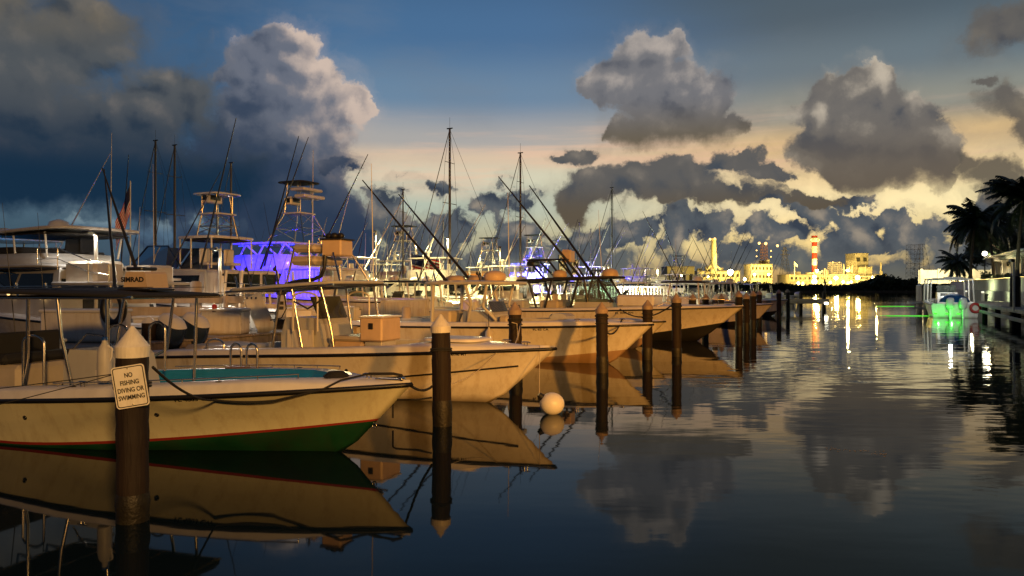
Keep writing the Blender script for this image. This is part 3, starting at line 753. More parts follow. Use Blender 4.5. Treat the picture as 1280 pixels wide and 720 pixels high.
rod(B2, (bx2(5.2), -.7, 2.16), (bx2(7.1), -.7, 2.06), .014, blackm, 'stowed_rod')
cleat(B2, (bx2(1.0), 0, h2.deck_z(.92) + .05)); cleat(B2, (bx2(.55), -.12, h2.deck_z(.96) + .04))
dh_ = MB(); dh_.slab((bx2(2.05), 0, h2.deck_z(.8) + .07), 1.2, 1.0, .05, 4, 30, .01); dh_.build('deck_hatch', gel_deck, B2)
side_text(B2, h2, 'FL 4180 MT', .83, .93, .07)
sbench = MB(); sbench.box((bx2(8.0), .3, .75), (.7, 1.5, .22), .08); sbench.build('stern_bench', cushion, B2)
posts(B2, [arch((bx2(7.0), -.95, .72), (bx2(6.5), -.95, .72), .35)], .02, alu, 'grab_rail')

# --- boat 3
h3 = Hull(9.6, 2.8, .95, 1.14, 1.2, pw=1.6, band=.14, uf=.74, chine_up=.4)
B3 = boat_root('center_console_boat', 'white open fishing boat with tan hardtop and two long outriggers, third nearest', 'boat', (3.92, 20.5), h3, 'open boats moored bow out')
h3.build(B3, gel_white, bottom_shade_tan, gel_white, gel_deck, liner_w, sole=.35)
def bx3(x): return h3.x1 - x
ttop(B3, bx3(5.6), 2.3, 2.9, 2.1, .09, gel_grey, e=5)
posts(B3, [[(bx3(4.75), s * .9, 2.28), (bx3(4.9), s * .86, 1.6), (bx3(4.55), s * .7, 1.2)] for s in (-1, 1)] + [[(bx3(5.5), s * .9, 2.28), (bx3(5.3), s * .86, 1.7), (bx3(5.5), s * .7, 1.15)] for s in (-1, 1)], .05, gel_grey)
posts(B3, [[(bx3(6.6), s * .9, 2.28), (bx3(6.7), s * .86, .5)] for s in (-1, 1)], .06, gel_grey)
console(B3, bx3(5.2), .4, 1.1, 1.3, 1.05, gel_grey, screen=.35)
dm = MB(); dm.lathe([(.32, 0), (.36, .08), (.34, .2), (.2, .28), (.02, .31)], 20, (bx3(4.95), 0, 2.38)); dm.build('radar_dome', box_tan, B3)
dm = MB()
for x, y in ((5.7, .2), (6.2, -.2), (6.6, .3)): dm.ball((bx3(x), y, 2.42), (.3, .25, .13), 12, 8)
dm.build('life_jackets', canvas_t, B3)
ls = MB(); ls.box((bx3(6.5), 0, 1.0), (.7, 1.3, .9), .06); ls.build('leaning_post', cushion, B3)
for i, (x, z) in enumerate(((6.3, 2.36), (5.95, 2.36))):
    rod(B3, (bx3(x), -.6 + i * .9, z), (bx3(x + 2.9), -1.0 + i * 1.5, 5.6 - .3 * i), .05)
for x, y in ((5.1, .9), (5.0, -.8), (5.8, .85)): fishing_rod(B3, (bx3(x), y, 2.3), (bx3(x + .7), y, 4.1))
cleat(B3, (bx3(.9), 0, h3.deck_z(.92) + .05)); cleat(B3, h3.rail(.8, -1, -.1, h3.band))
side_text(B3, h3, 'FL 83 CA', .705, .92, .1)

# --- low skiff between boat 3 and boat 4
h3b = Hull(7.6, 2.3, .85, .98, 1.0, band=.1, uf=.78)
B3b = boat_root('skiff', 'low white skiff showing only its bow tip behind a white boat', 'boat', (5.32, 25.6), h3b, 'open boats moored bow out')
h3b.build(B3b, gel_white, bottom_shade_tan, gel_white, gel_deck, liner_w, sole=.3)
console(B3b, 0, .3, .8, .8, .9, gel_grey)
cleat(B3b, (h3b.x1 - .7, 0, h3b.deck_z(.92) + .03))

# --- boat 4: big, black hardtop, windshield, tower
h4 = Hull(11.2, 3.2, 1.12, 1.40, 1.7, pw=1.7, band=.12, uf=.7, chine_up=.75, cap=.3)
B4 = boat_root('center_console_boat', 'large white open fishing boat with black hardtop, raked windshield and pipe tower', 'boat', (9.1, 29.0), h4, 'open boats moored bow out')
h4.build(B4, gel_white, bottom_black, gel_white, gel_deck, liner_w, sole=.5)  # black bottom: shadow under the hull put into the colour
def bx4(x): return h4.x1 - x
ttop(B4, bx4(7.3), 2.52, 4.5, 2.5, .09, canvas_b, tilt=.03, e=6)
console(B4, bx4(6.0), .5, 1.6, 1.7, 1.15, gel_grey)
wsd = MB()
for s in (-1, 1): wsd.add([(bx4(5.15), s * .8, 1.55), (bx4(7.0), s * .84, 1.55), (bx4(6.7), s * .84, 2.47), (bx4(5.75), s * .8, 2.5)], [(0, 1, 2, 3)], 0)
wsd.add([(bx4(5.1), -.78, 1.57), (bx4(5.1), .78, 1.57), (bx4(5.72), .78, 2.5), (bx4(5.72), -.78, 2.5)], [(0, 1, 2, 3)], 0)
wsd.build('windshield', glass_g, B4)
posts(B4, [[(bx4(5.1), s * .8, 1.55), (bx4(5.74), s * .82, 2.52)] for s in (-1, 1)] + [[(bx4(6.2), s * .84, 1.55), (bx4(6.35), s * .84, 2.5)] for s in (-1, 1)] + [[(bx4(7.05), s * .86, 1.0), (bx4(6.6), s * .86, 2.5)] for s in (-1, 1)] +
      [[(bx4(8.3), s * .9, .6), (bx4(8.9), s * .9, 2.45)] for s in (-1, 1)] + [[(bx4(8.3), s * .9, .6), (bx4(7.8), s * .9, 2.47)] for s in (-1, 1)], .05, blackm)
posts(B4, [[(bx4(8.2), s * .7, 2.5), (bx4(9.0), s * .6, 3.3)] for s in (-1, 1)] + [[(bx4(7.4), s * .7, 2.55), (bx4(8.1), s * .6, 3.35)] for s in (-1, 1)] + [[(bx4(6.9), s * .7, 2.58), (bx4(7.4), s * .6, 3.35)] for s in (-1, 1)], .045, blackm, 'tower_leg')
tw = MB(); tw.box((bx4(8.2), 0, 3.36), (1.9, 1.3, .07), .03); tw.box((bx4(9.05), 0, 3.2), (.35, .9, .22), .06); tw.build('tower_platform', blackm, B4)
tw = MB(); tw.box((bx4(7.4), 0, 3.5), (.42, .55, .5), .03); tw.box((bx4(7.45), 0, 3.77), (.3, .4, .06), .02); tw.build('helm_pod', box_tan, B4)
posts(B4, [arch((bx4(6.3 - .18 * k), -.7, 2.58), (bx4(6.2 - .18 * k), .5, 2.58), .32) for k in range(4)], .025, blackm, 'rod_rack')
dm = MB(); dm.lathe([(.3, 0), (.33, .08), (.3, .22), (.14, .3), (.02, .32)], 20, (bx4(7.6), -.5, 2.6)); dm.build('radar_dome', box_tan, B4)
dm = MB(); dm.lathe([(.36, 0), (.38, .12), (.3, .28), (.12, .36), (.02, .37)], 20, (bx4(5.5), 0, 2.6)); dm.build('satellite_dome', box_tan, B4)
ls = MB(); ls.box((bx4(8.0), 0, 1.1), (.9, 1.6, 1.0), .08); ls.build('leaning_post', cushion, B4)
nb = MB(); nb.box((bx4(9.6), -.7, 1.3), (1.05, .7, .6), .05); nbo = nb.build('tackle_station', gel_grey, B4)
text_mesh('Cobia', 'boat_name', .34, ink, nbo, (bx4(9.6), -1.053, 1.34), (R(90), 0, 0))
for i, s in enumerate((-1, 1)):
    rod(B4, (bx4(6.5), s * .9, 2.6), (bx4(10.0), s * 1.6, 6.95), .065)
pl = MB(); pl.box((bx4(4.2), 0, h4.deck_z(.66) + .22), (1.6, 1.5, .5), .08); pl.build('coffin_box', gel_deck, B4)
cleat(B4, (bx4(1.1), 0, h4.deck_z(.92) + .05)); cleat(B4, h4.rail(.72, -1, -.1, h4.band)); cleat(B4, h4.rail(.6, -1, -.1, h4.band))
side_text(B4, h4, 'FL 9085 RN', .62, .9, .13)
# ------------------------------------------------------------------ mooring piles
def pile(px, Y, top=1.8, r=.15, label='', lean=0.0, marks=True):
    p = at(px, HZ, Y); rq = random.Random(int(px * 7)); g = 'capped mooring piles along the slips'
    o = thing('mooring_pile', label, 'pile', (p.x, p.y, 0), random.random() * 6, g); o.rotation_euler[0] = rq.uniform(-.02, .02); o.rotation_euler[1] = rq.uniform(-.012, .012); tide = rq.uniform(.26, .5)
    m = MB(); rr = random.Random(int(px)); prof = []
    for i in range(15):
        z = tide + (top - .26 - tide) * i / 14; prof.append((r * (1 + rr.uniform(-.04, .04)), z))
    m.lathe(prof, 18); sh = m.build('shaft', wood_pile, o)
    m = MB(); m.lathe([(r * 1.0, -2), (r * 1.03, .1), (r * 1.09, tide * .6), (r * 1.05, tide * .85), (r * .99, tide)], 18); m.build('waterline_band', wet_pile, o)
    m = MB(); m.lathe([(r * 1.07, top - .29), (r * 1.08, top - .19), (r * .93, top - .165), (.012, top)], 24, smooth=False); m.build('cap', cap_mat if px in (166, 553, 894) else cap_brown, o)
    if marks:
        m = MB()
        for z in [top - .42 + .03 * k_ - .15 * (rq.random() < .4) for k_ in range(rq.choice((2, 3, 4)))]:
            m.tube([((r + .014) * math.cos(a), (r + .014) * math.sin(a), z + .012 * math.sin(a * 2)) for a in [2 * PI * i / 16 for i in range(17)]], .014, 6, caps=False)
        m.build('rope_wrap', rope_blk, o)
    return o
PILES = {}
for px, Y, top, lab in (
    (166, 6.95, 1.83, 'thick wooden mooring pile with white cone cap carrying the no fishing sign'),
    (553, 11.7, 1.76, 'wooden mooring pile with white cone cap just beyond the nearest bow tip'),
    (645, 17.0, 1.84, 'wooden mooring pile with a pale rope tied round it, behind the second boat'),
    (753, 18.9, 1.80, 'dark mooring pile with cone cap in front of the third bow'),
    (809, 22.2, 1.80, 'dark mooring pile just right of the third boat bow tip'),
    (846, 23.2, 1.98, 'reddish mooring pile in front of the largest open boat'),
    (865, 33.0, 1.88, 'short looking pile seen over the foredeck of the largest open boat, left one'),
    (881.5, 36.0, 1.85, 'pile seen over the foredeck of the largest open boat, middle of three'),
    (894, 42.0, 1.72, 'floodlit pale capped pile behind the bow of the largest open boat'),
    (902, 44.0, 1.76, 'dim pile close to the right of the floodlit pale capped pile'),
    (924, 32.6, 2.02, 'thick pile standing right at the bow tip of the largest open boat'),
    (933, 35.5, 1.89, 'slimmer pile just right of the bow tip of the largest open boat'),
    (941.5, 38.0, 1.99, 'wide capped pile before the small green lit bow'),
    (949, 46.0, 1.97, 'thin distant pile behind the wide capped pile'),
    (974, 52.0, 2.0, 'distant dark pile beside the small green lit bow'),
    (985, 60.0, 2.0, 'farthest dark pile at the end of the row of slips')):
    PILES[px] = pile(px, Y, top, .14 if Y < 10 else .15 if Y < 30 else .16, lab)
# sign on the nearest pile
p1 = PILES[166].location
sg = thing('warning_sign', 'white metal sign reading no fishing diving or swimming, tilted on the nearest pile', 'sign', (p1.x + .075, p1.y - .19, 1.285), 0)
sg.rotation_euler = (0, R(-9), R(4)); sg.scale = (1.0, 1, 1.0)
def rrect(w, h, r, n=6):
    out = []
    for cx, cz, a0 in ((w / 2 - r, h / 2 - r, 0), (-w / 2 + r, h / 2 - r, 90), (-w / 2 + r, -h / 2 + r, 180), (w / 2 - r, -h / 2 + r, 270)):
        out += [(cx + r * math.cos(R(a0 + 90 * i / n)), cz + r * math.sin(R(a0 + 90 * i / n))) for i in range(n + 1)]
    return out
m = MB(); m.prism(rrect(.295, .385, .03), .004); m.build('plate', sign_w, sg)
def ring_prism(m, a, b, d, y):
    n = len(a); vs = [Vector((x, y - d / 2, z)) for x, z in a] + [Vector((x, y - d / 2, z)) for x, z in b] + [Vector((x, y + d / 2, z)) for x, z in a] + [Vector((x, y + d / 2, z)) for x, z in b]
    fs = []
    for i in range(n):
        k = (i + 1) % n
        fs += [(i, k, n + k, n + i), (2 * n + i, 3 * n + i, 3 * n + k, 2 * n + k), (i, 2 * n + i, 2 * n + k, k), (n + i, n + k, 3 * n + k, 3 * n + i)]
    m.add(vs, fs)
m = MB(); ring_prism(m, rrect(.275, .365, .024), rrect(.259, .349, .018), .002, -.0035); m.build('border', ink, sg)
for i, s in enumerate(('NO', 'FISHING', 'DIVING OR', 'SWIMMING')):
    text_mesh(s, 'lettering', .058, ink, sg, (0, -.0045, .105 - .068 * i), (R(90), 0, 0), sx=.8, bold=.0013)
for z in (.165, -.165):
    m = MB(); m.lathe([(.007, 0), (.006, .004), (.001, .005)], 10, (0, -.003, z), T=Matrix.Rotation(R(90), 4, 'X')); m.build('bolt', alu, sg)

# fender buoy hanging from boat 2's bow line
fb = at(690, 503, 12.75)
fo = thing('fender_buoy', 'round white fender buoy floating under the second bow', 'buoy', (fb.x, fb.y, 0))
m = MB(); m.ball((0, 0, .175), (.215, .2, .195), 24, 16); m.build('float', white_p, fo)
m = MB(); m.tube([(-.15, 0, .27), (-.2, 0, .31), (-.23, 0, .335)], [.07, .055, .045], 10); m.build('neck', ink, fo)
# ropes
def rope(label, pts, r, m, name='mooring_line'):
    o = MB().tube(pts, r, 6).build(name, m); return tag(o, label, 'rope', 'mooring lines')
def pw(px, dx, dy, z): q = PILES[px].location; return Vector((q.x + dx, q.y + dy, z))
bc1 = world(B1, (bx1(.62), 0, h1.deck_z(.95) + .1)); bt1 = world(B1, (bx1(.15), 0, h1.deck_z(.98) + .1))
mid = world(B1, h1.rail(.75, -1, .05, -.05)); mid1 = world(B1, h1.rail(.83, -1, .05, -.09)); mid2 = world(B1, h1.rail(.89, -1, .045, .01)); mid3 = world(B1, h1.rail(.91, -1, -.03, .11))
rope('black line from the signed pile drooping along the nearest hull to its bow', sag(pw(166, .14, .1, 1.43), mid, .09, 10) + sag(mid, mid1, .02, 6)[1:] + [mid2, mid3] + sag(mid3, bc1, .0, 5)[1:], .014, rope_blk)
rope('black line from the nearest bow to the next pile', [bc1, bt1 + Vector((-.1, 0, .02))] + sag(bt1, pw(553, -.16, -.02, .62), .12, 10), .02, rope_blk)
bc2 = world(B2, (bx2(1.0), 0, h2.deck_z(.92) + .11)); bt2 = world(B2, (bx2(.3), -.05, h2.deck_z(.98) + .06))
rope('thin pale line from the second bow down to the near pile', sag(pw(553, .12, .1, .64), bc2, .14, 12), .008, rope_wht)
rope('pale line from the roped pile down to the second bow', [pw(645, -.1, -.16, 1.38), pw(645, .02, -.17, 1.35), pw(645, .04, -.165, .95)] + sag(pw(645, .1, -.16, 1.36), bc2, .3, 10), .012, rope_wht)
rope('thin white line holding up the round fender buoy', [bt2, bt2.lerp(Vector((fb.x - .22, fb.y, .34)), .5), Vector((fb.x - .22, fb.y, .34))], .006, rope_wht)
rope('black line with a knotted tail along the pile behind the nearest bow', [pw(553, -.17, 0, .44), pw(553, -.4, .05, .40), pw(553, -.75, .1, .39), pw(553, -.80, .1, .36), pw(553, -.80, .1, .1)], .016, rope_blk)
bc3 = world(B3, (bx3(.9), 0, h3.deck_z(.92) + .1)); bt3 = world(B3, (bx3(.3), -.05, h3.deck_z(.98)))
rope('dark line drooping from the dark pile to the third bow', sag(pw(753, .15, 0, 1.0), bc3, .15, 10), .022, rope_blk)
rope('dark line from the largest boat drooping to the reddish pile', sag(pw(846, -.14, 0, 1.62), world(B4, h4.rail(.6, -1, 0, .05)), .35, 10), .022, rope_blk)
for z, a in ((.9, (-9.5, 8.2)), (.55, (-8.0, 7.0))):
    rope('thin line from the signed pile leading away to the left, ' + ('upper of two' if z > .8 else 'lower of two'), sag(pw(166, -.15, 0, 1.38), (a[0], a[1], z), .1, 10), .005, rope_blk)
# ------------------------------------------------------------------ the dock behind the slips
def along_box(m, t0, t1, c, z, w, h, ch=0.01, mi=0):
    a = fw((t0 + t1) / 2, c, z); m.box(a, (w, t1 - t0, h), ch, rz=-FA, mi=mi)
dk = thing('dock', 'long wooden dock running behind the sterns of the open boats', 'dock', (0, 0, 0))
m = MB()
n = 0; t = 4.0
while t < 78:
    along_box(m, t, t + .142, -15.8 + random.uniform(-.01, .01), .92 + random.uniform(-.004, .004), 2.4, .045, .008); t += .15
m.build('deck_boards', wood_grey, dk)
m = MB()
for c in (-14.75, -15.8, -16.85): along_box(m, 4, 78, c, .79, .14, .2)
m.build('stringers', wood_grey, dk)
def dock_pile(t, c, top, label, mt=wood_beige):
    p = fw(t, c); o = thing('dock_pile', label, 'pile', p, 0, 'pale posts along the wooden dock')
    m = MB(); m.lathe([(.17, -1.5), (.165, 0), (.16, top - .05), (.1, top)], 14); m.build('shaft', mt, o)
    return o
q = at(245, HZ, 21.0)
def tc_of(p): return (p.x * SF + p.y * CF, p.x * CF - p.y * SF)
tq, cq = tc_of(q)
dock_pile(tq, cq, 2.35, 'tall pale wooden dock post standing left of the white bait box')
for i in range(9):
    dock_pile(tq + 6.5 * (i + 1), -14.55, 1.5, 'short pale dock post number of boards hidden behind moored open boats' if 0 else 'short pale dock post half hidden behind the moored open boats')
# railing of boards on the dock
rl = thing('board_rail', 'weathered rail of three horizontal boards on the dock left of the tall pale post', 'railing', fw(tq, cq))
rl.rotation_euler = (0, 0, -FA)
for z, hh in ((1.83, .2), (1.5, .26), (1.1, .1)):
    m = MB(); m.box((-.2, -.6, z), (.05, 3.9, hh), .01, rz=R(-64)); m.build('board', wood_beige, rl)
for x in (-1.6, 1.4):
    m = MB(); m.box((x + .1, x * .42 - .9, 1.4), (.1, .1, 1.1), .01); m.build('upright', wood_beige, rl)
def boxthing(name, label, cat, p, d, rz, lid=True, m1=gel_white, m2=gel_deck, ch=.04, tap=1.0):
    o = thing(name, label, cat, p, rz)
    m = MB(); m.box((0, 0, d[2] / 2), d, ch, taper=tap); m.build('bin', m1, o)
    if lid: m = MB(); m.box((0, 0, d[2] + .03), (d[0] + .05, d[1] + .05, .07), .025); m.build('lid', m2, o)
    return o
p = at(282, HZ, 19.5); boxthing('bait_box', 'white box with open lid beside the tall pale dock post', 'box', (p.x, p.y, .94), (1.05, .7, .62), 0)
p = at(325, HZ, 20.2); o = thing('leaning_board', 'leaning white board propped beside the open white box', 'panel', (p.x, p.y, .95), 0)
m = MB(); m.box((0, 0, .5), (.5, .05, 1.1), .015, ry=-.42); m.build('board', gel_white, o)
m = MB()
for k in (-.12, 0, .12): m.box((-.22 + k, -.03, .93), (.05, .03, .06), .005)
m.build('bracket', alu, o)
p = at(268, 384, 19.2); o = thing('marker_lamp', 'small unlit red marker lamp on the corner of the white box', 'lamp', (p.x, p.y, p.z - .08))
m = MB(); m.lathe([(.05, 0), (.07, .06), (.06, .13), (.015, .16)], 12); m.build('lens', red_p, o)
m = MB(); m.lathe([(.06, -.04), (.06, 0)], 12); m.build('base', blackm, o)
p = at(108, HZ, 16.8); boxthing('dock_box', 'long white dock box behind the cream boat console', 'box', (p.x, p.y, .94), (1.7, .75, .68), -.1)
p = at(15, HZ, 16.0); boxthing('storage_bin', 'blue bin at the left edge behind the nearest boat', 'box', (p.x, p.y, .62), (1.1, .7, .32), 0, True, blue_p, blue_p)
# bottle standing by the console of boat 1
p = at(131, 478, 9.75); bt = thing('plastic_jug', 'white plastic jug standing by the console of the cream boat', 'jug', (p.x, p.y, .96))
m = MB(); m.lathe([(.085, 0), (.09, .02), (.09, .36), (.07, .44), (.035, .5), (.035, .53)], 16); m.build('body', liner_w, bt)
m = MB(); m.lathe([(.038, .53), (.038, .57), (.02, .575)], 12); m.build('cap', blue_p, bt)
m = MB(); m.tube([(.05, -.02, .46), (.11, -.02, .42), (.1, -.02, .3), (.08, -.02, .26)], .014, 6); m.build('handle', white_p, bt)
p = at(142, 385, 15.5); ft = thing('fender_ring', 'black tyre fender hanging behind the cream boat', 'fender', (p.x, p.y, p.z))
m = MB(); m.tube([(.2 * math.cos(a), 0, .32 * math.sin(a)) for a in [2 * PI * i / 24 for i in range(25)]], .085, 10, caps=False); m.build('tyre', rubber, ft)
m = MB(); m.tube([(0, 0, .3), (0, -.03, .85)], .012, 6); m.build('hanger', rope_blk, ft)

# ------------------------------------------------------------------ sport fishing yachts
def yhull(root, L, B, z0, z1, m=gel_white, stripe=gel_white, bottom=bottom_black, rake=1.8):
    h = Hull(L, B, z0, z1, rake, pw=2.0, band=.1, uf=.45, cap=.3, chine_up=.8)
    h.build(root, m, bottom, stripe, gel_deck, liner_w, sole=.8, covered=True, u0=0 if 0 else None) if 0 else h.build(root, m, bottom, stripe, gel_deck, liner_w, sole=.8, covered=True)
    return h
def house(root, x0, x1, w, z0, z1, m, rake=.9, name='cabin', win=True, door=True):
    T = [(-w / 2, 0), (w / 2, 0)]
    mb = MB(); k = .9
    vs = [(x0, -w / 2, z0), (x1, -w / 2 * .92, z0), (x1, w / 2 * .92, z0), (x0, w / 2, z0),
          (x0 + .05, -w / 2 * k, z1), (x1 - rake, -w / 2 * k * .9, z1), (x1 - rake, w / 2 * k * .9, z1), (x0 + .05, w / 2 * k, z1)]
    mb.add(vs, [(0, 3, 2, 1), (4, 5, 6, 7), (0, 1, 5, 4), (2, 3, 7, 6), (1, 2, 6, 5), (3, 0, 4, 7)])
    mb.slab(((x0 + x1 - rake) / 2, 0, z1 + .04), x1 - rake - x0 + .3, w * k + .14, .08, 6, 32)
    o = mb.build(name, m, root)
    def face(a, b, c, d, s0, s1, f0, f1, out):
        a, b, c, d = map(Vector, (a, b, c, d)); q = []
        for s_, f_ in ((s0, f0), (s1, f0), (s1, f1), (s0, f1)): q.append(a.lerp(b, s_).lerp(d.lerp(c, s_), f_) + Vector(out))
        return q
    if win:
        for sg in (-1, 1):
            A, Bv, Cc, D = [Vector(v) for v in (vs[0], vs[1], vs[5], vs[4])]
            if sg == 1: A, Bv, Cc, D = [Vector((v.x, -v.y, v.z)) for v in (A, Bv, Cc, D)]
            for s0, s1 in ((.06, .46), (.49, .9)):
                wn = MB(); wn.add(face(A, Bv, Cc, D, s0, s1, .58, .9, (0, sg * .012, 0)), [(0, 1, 2, 3)]); wn.build('window', glass_d, o)
        wn = MB(); wn.add(face(vs[1], vs[2], vs[6], vs[5], .08, .92, .45, .88, (.015, 0, .01)), [(0, 1, 2, 3)]); wn.build('window', glass_d, o)
    if door:
        wn = MB(); wn.box((x0 + .0, -w * .12, (z0 + z1) / 2 - .05), (.03, .7, (z1 - z0) * .8), .005); wn.build('door', glass_d, o)
        for y in (-w * .34, w * .24):
            wn = MB(); wn.box((x0 + .01, y, lerp(z0, z1, .62)), (.03, .6, (z1 - z0) * .36), .005); wn.build('window', glass_d, o)
    return o
def coaming(root, x0, x1, w, z, h, m, name='flybridge'):
    rings = []
    for k, zz in ((1, 0), (1.03, h * .5), (.98, h), (.9, h), (.88, .1), (.05, .08)):
        ring = []
        for j in range(32):
            a = 2 * PI * j / 32; ca, sa = math.cos(a), math.sin(a)
            ring.append(Vector(((x0 + x1) / 2 + (x1 - x0) / 2 * k * math.copysign(abs(ca) ** .5, ca), w / 2 * k * math.copysign(abs(sa) ** .5, sa), z + zz)))
        rings.append(ring)
    return MB().loft(rings).build(name, m, root)
def railing(root, pts, h, m=alu, name='rail', n=None):
    mb = MB(); P = [Vector(p) for p in pts]
    mb.tube([p + Vector((0, 0, h)) for p in P], .016, 6); mb.tube([p + Vector((0, 0, h * .5)) for p in P], .011, 6)
    for p in P: mb.tube([p, p + Vector((0, 0, h))], .014, 6)
    return mb.build(name, m, root)
def tower(root, x, w, d, z0, z1, z2, top=True, m=alu, wb=1.5):
    tl = [Vector((x + sx * d / 2, sy * w / 2, z1)) for sx, sy in ((-1, -1), (1, -1), (1, 1), (-1, 1))]
    bl = [Vector((x + sx * d / 2 * wb * 1.1, sy * w / 2 * wb, z0)) for sx, sy in ((-1, -1), (1, -1), (1, 1), (-1, 1))]
    for a, b in zip(bl, tl): MB().tube([a, b], .035, 7).build('tower_leg', m, root)
    mb = MB()
    for k in range(4):
        a0, b0 = bl[k], tl[k]; a1, b1 = bl[(k + 1) % 4], tl[(k + 1) % 4]
        mb.tube([a0.lerp(b0, .5), a1.lerp(b1, .5)], .02, 6); mb.tube([a0.lerp(b0, .5), b1], .018, 6)
        mb.tube([a1.lerp(b1, .2), a0.lerp(b0, .5)], .018, 6)
    mb.build('tower_brace', m, root)
    mb = MB(); mb.slab((x, 0, z1), d + .35, w + .35, .06, 5, 28); mb.build('tower_platform', gel_white, root)
    up = []
    for a in tl: up.append(a + Vector((0, 0, .75)))
    mb = MB(); mb.tube(up + [up[0]], .02, 6)
    for a, b in zip(tl, up): mb.tube([a, b], .018, 6)
    mb.build('tower_rail', m, root)
    mb = MB(); mb.box((x + d * .35, 0, z1 + .65), (.35, .75, .4), .04); po = mb.build('tower_console', gel_white, root)
    mb = MB(); mb.box((x + d * .35 - .19, 0, z1 + .68), (.02, .5, .22), .004); mb.box((x + d * .35, -.385, z1 + .66), (.24, .02, .22), .004); mb.build('screen', glass_d, po)
    if top:
        for a in tl: MB().tube([a, Vector((x + (a.x - x) * .8, a.y * .8, z2))], .022, 6).build('top_post', m, root)
        mb = MB(); mb.slab((x, 0, z2 + .03), d + .7, w + .6, .06, 5, 30, .05); mb.build('tower_top', canvas_b if z2 > 6.5 else gel_white, root)

yg = 'sport fishing yachts moored beyond the dock'
YH = PI - FA * 1.0                      # they lie the other way, bow away from the dock
def yroot(name, label, px, Y, h=YH): 
    p = at(px, HZ, Y); return thing(name, label, 'yacht', (p.x, p.y, 0), h, yg)
# S1: wide flybridge, hardtop with radar, at the left edge
S1 = yroot('flybridge_yacht', 'flybridge yacht at far left with a long flat hardtop and dark cabin windows', 84, 22.5)
yhull(S1, 11.5, 3.6, 1.15, 1.75)
house(S1, -1.8, 3.6, 3.0, 1.2, 2.72, gel_grey, 1.6)
ms = MB(); ms.slab((.6, 0, 2.78), 5.0, 3.2, .08, 5, 32); ms.build('cabin_roof', gel_grey, S1)
ms = MB(); ms.slab((.6, 0, 2.7), 5.06, 3.26, .05, 5, 32); ms.build('trim_stripe', blackm, S1)
coaming(S1, -.9, 2.9, 2.5, 2.8, .36, gel_grey)
wsc = MB(); wsc.slab((1.6, 0, 3.27), 2.2, 2.3, .2, 4, 32); wsc.build('bridge_screen', canvas_b, S1)
ms = MB(); ms.slab((.3, 0, 3.82), 4.2, 2.9, .09, 6, 40, .07, rot=Matrix.Rotation(.03, 4, 'Y')); ms.build('hardtop', gel_white, S1)
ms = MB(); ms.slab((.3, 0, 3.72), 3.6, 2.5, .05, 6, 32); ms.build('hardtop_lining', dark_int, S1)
posts(S1, [[(x, s * 1.1, 3.05), (x - .05, s * 1.2, 3.76)] for x in (-.8, .7, 1.9) for s in (-1, 1)], .03, alu_w)
ms = MB(); ms.lathe([(.28, 0), (.32, .1), (.26, .28), (.05, .36)], 18, (.4, 0, 3.9)); ms.build('radar_dome', gel_white, S1)
for x in (.1, -.6): seat(S1, x, .4, 3.1, canvas_b, .5, .5, PI)
ms = MB(); ms.box((-2.6, -.9, 2.55), (1.3, .9, .7), .08); ms.box((-2.5, .9, 2.5), (1.1, .9, .65), .08); ms.build('aft_bench', cushion, S1)
railing(S1, [(-1.0, -1.5, 2.66), (-1.9, -1.5, 2.66), (-3.2, -1.5, 2.3), (-3.9, -1.4, 2.2)], .6)
fb_ = MB(); fb_.slab((-2.7, 0, 2.28), 2.8, 3.1, .09, 6, 32); fb_.build('cockpit_overhang', gel_grey, S1)
posts(S1, [[(-3.9, s * 1.35, 1.1), (-3.9, s * 1.35, 2.25)] for s in (-1, 1)], .04, alu)
rod(S1, (1.7, -1.0, 2.6), (2.3, -1.4, 6.8), .018, alu_w, 'antenna'); rod(S1, (-.6, 1.0, 3.8), (-.65, 1.0, 7.0), .018, alu_w, 'antenna')
rod(S1, (-.8, -1.1, 2.4), (3.4, -1.7, 2.95), .04, alu, 'outrigger'); rod(S1, (.3, -1.4, 2.0), (1.8, -1.7, 2.85), .04, alu, 'outrigger')
for x, y, z in ((2.3, -1.52, 1.95), (.3, -1.53, 2.0), (-1.2, -1.54, 1.9)):
    ms = MB(); ms.ball((x, y, z), (.09, .02, .07), 8, 6); ms.build('cabin_light', lamp_o, S1)
# S2: express yacht with raked windshield and open tower
S2 = yroot('tower_yacht', 'yacht with a green tinted raked windshield and an open pipe tower over a hardtop', 258, 29.6)
yhull(S2, 12.5, 3.9, 1.3, 2.0)
house(S2, -1.6, 4.6, 3.2, 1.45, 2.75, gel_grey, 1.9)
ws = MB()
for s in (-1, 1):
    ws.add([(3.1, s * 1.2, 2.85), (.6, s * 1.42, 2.85), (.6, s * 1.3, 3.75), (2.0, s * 1.1, 3.8)], [(0, 1, 2, 3)])
ws.add([(3.15, -1.1, 2.85), (3.15, 1.1, 2.85), (2.05, 1.0, 3.8), (2.05, -1.0, 3.8)], [(0, 1, 2, 3)])
ws.build('windshield', glass_g, S2)
posts(S2, [[(3.12, s * 1.2, 2.82), (2.02, s * 1.1, 3.8), (.6, s * 1.3, 3.76), (-.2, s * 1.35, 2.9)] for s in (-1, 1)] + [[(3.2, 1.15, 2.83), (3.2, -1.15, 2.83)]], .035, blackm, 'windshield_frame')
ms = MB(); ms.slab((1.5, 0, 2.82), 4.6, 2.9, .1, 5, 32); ms.build('bridge_deck', gel_grey, S2)
ms = MB(); ms.slab((-.55, 0, 4.1), 2.1, 2.3, .1, 6, 40, .08); ms.build('hardtop', gel_white, S2)
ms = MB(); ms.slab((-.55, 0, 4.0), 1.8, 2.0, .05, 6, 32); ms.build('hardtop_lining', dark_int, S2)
posts(S2, [[(x, s * 1.0, 2.9), (x, s * 1.0, 4.05)] for x in (.3, -.3, -1.4) for s in (-1, 1)], .032, alu_w)
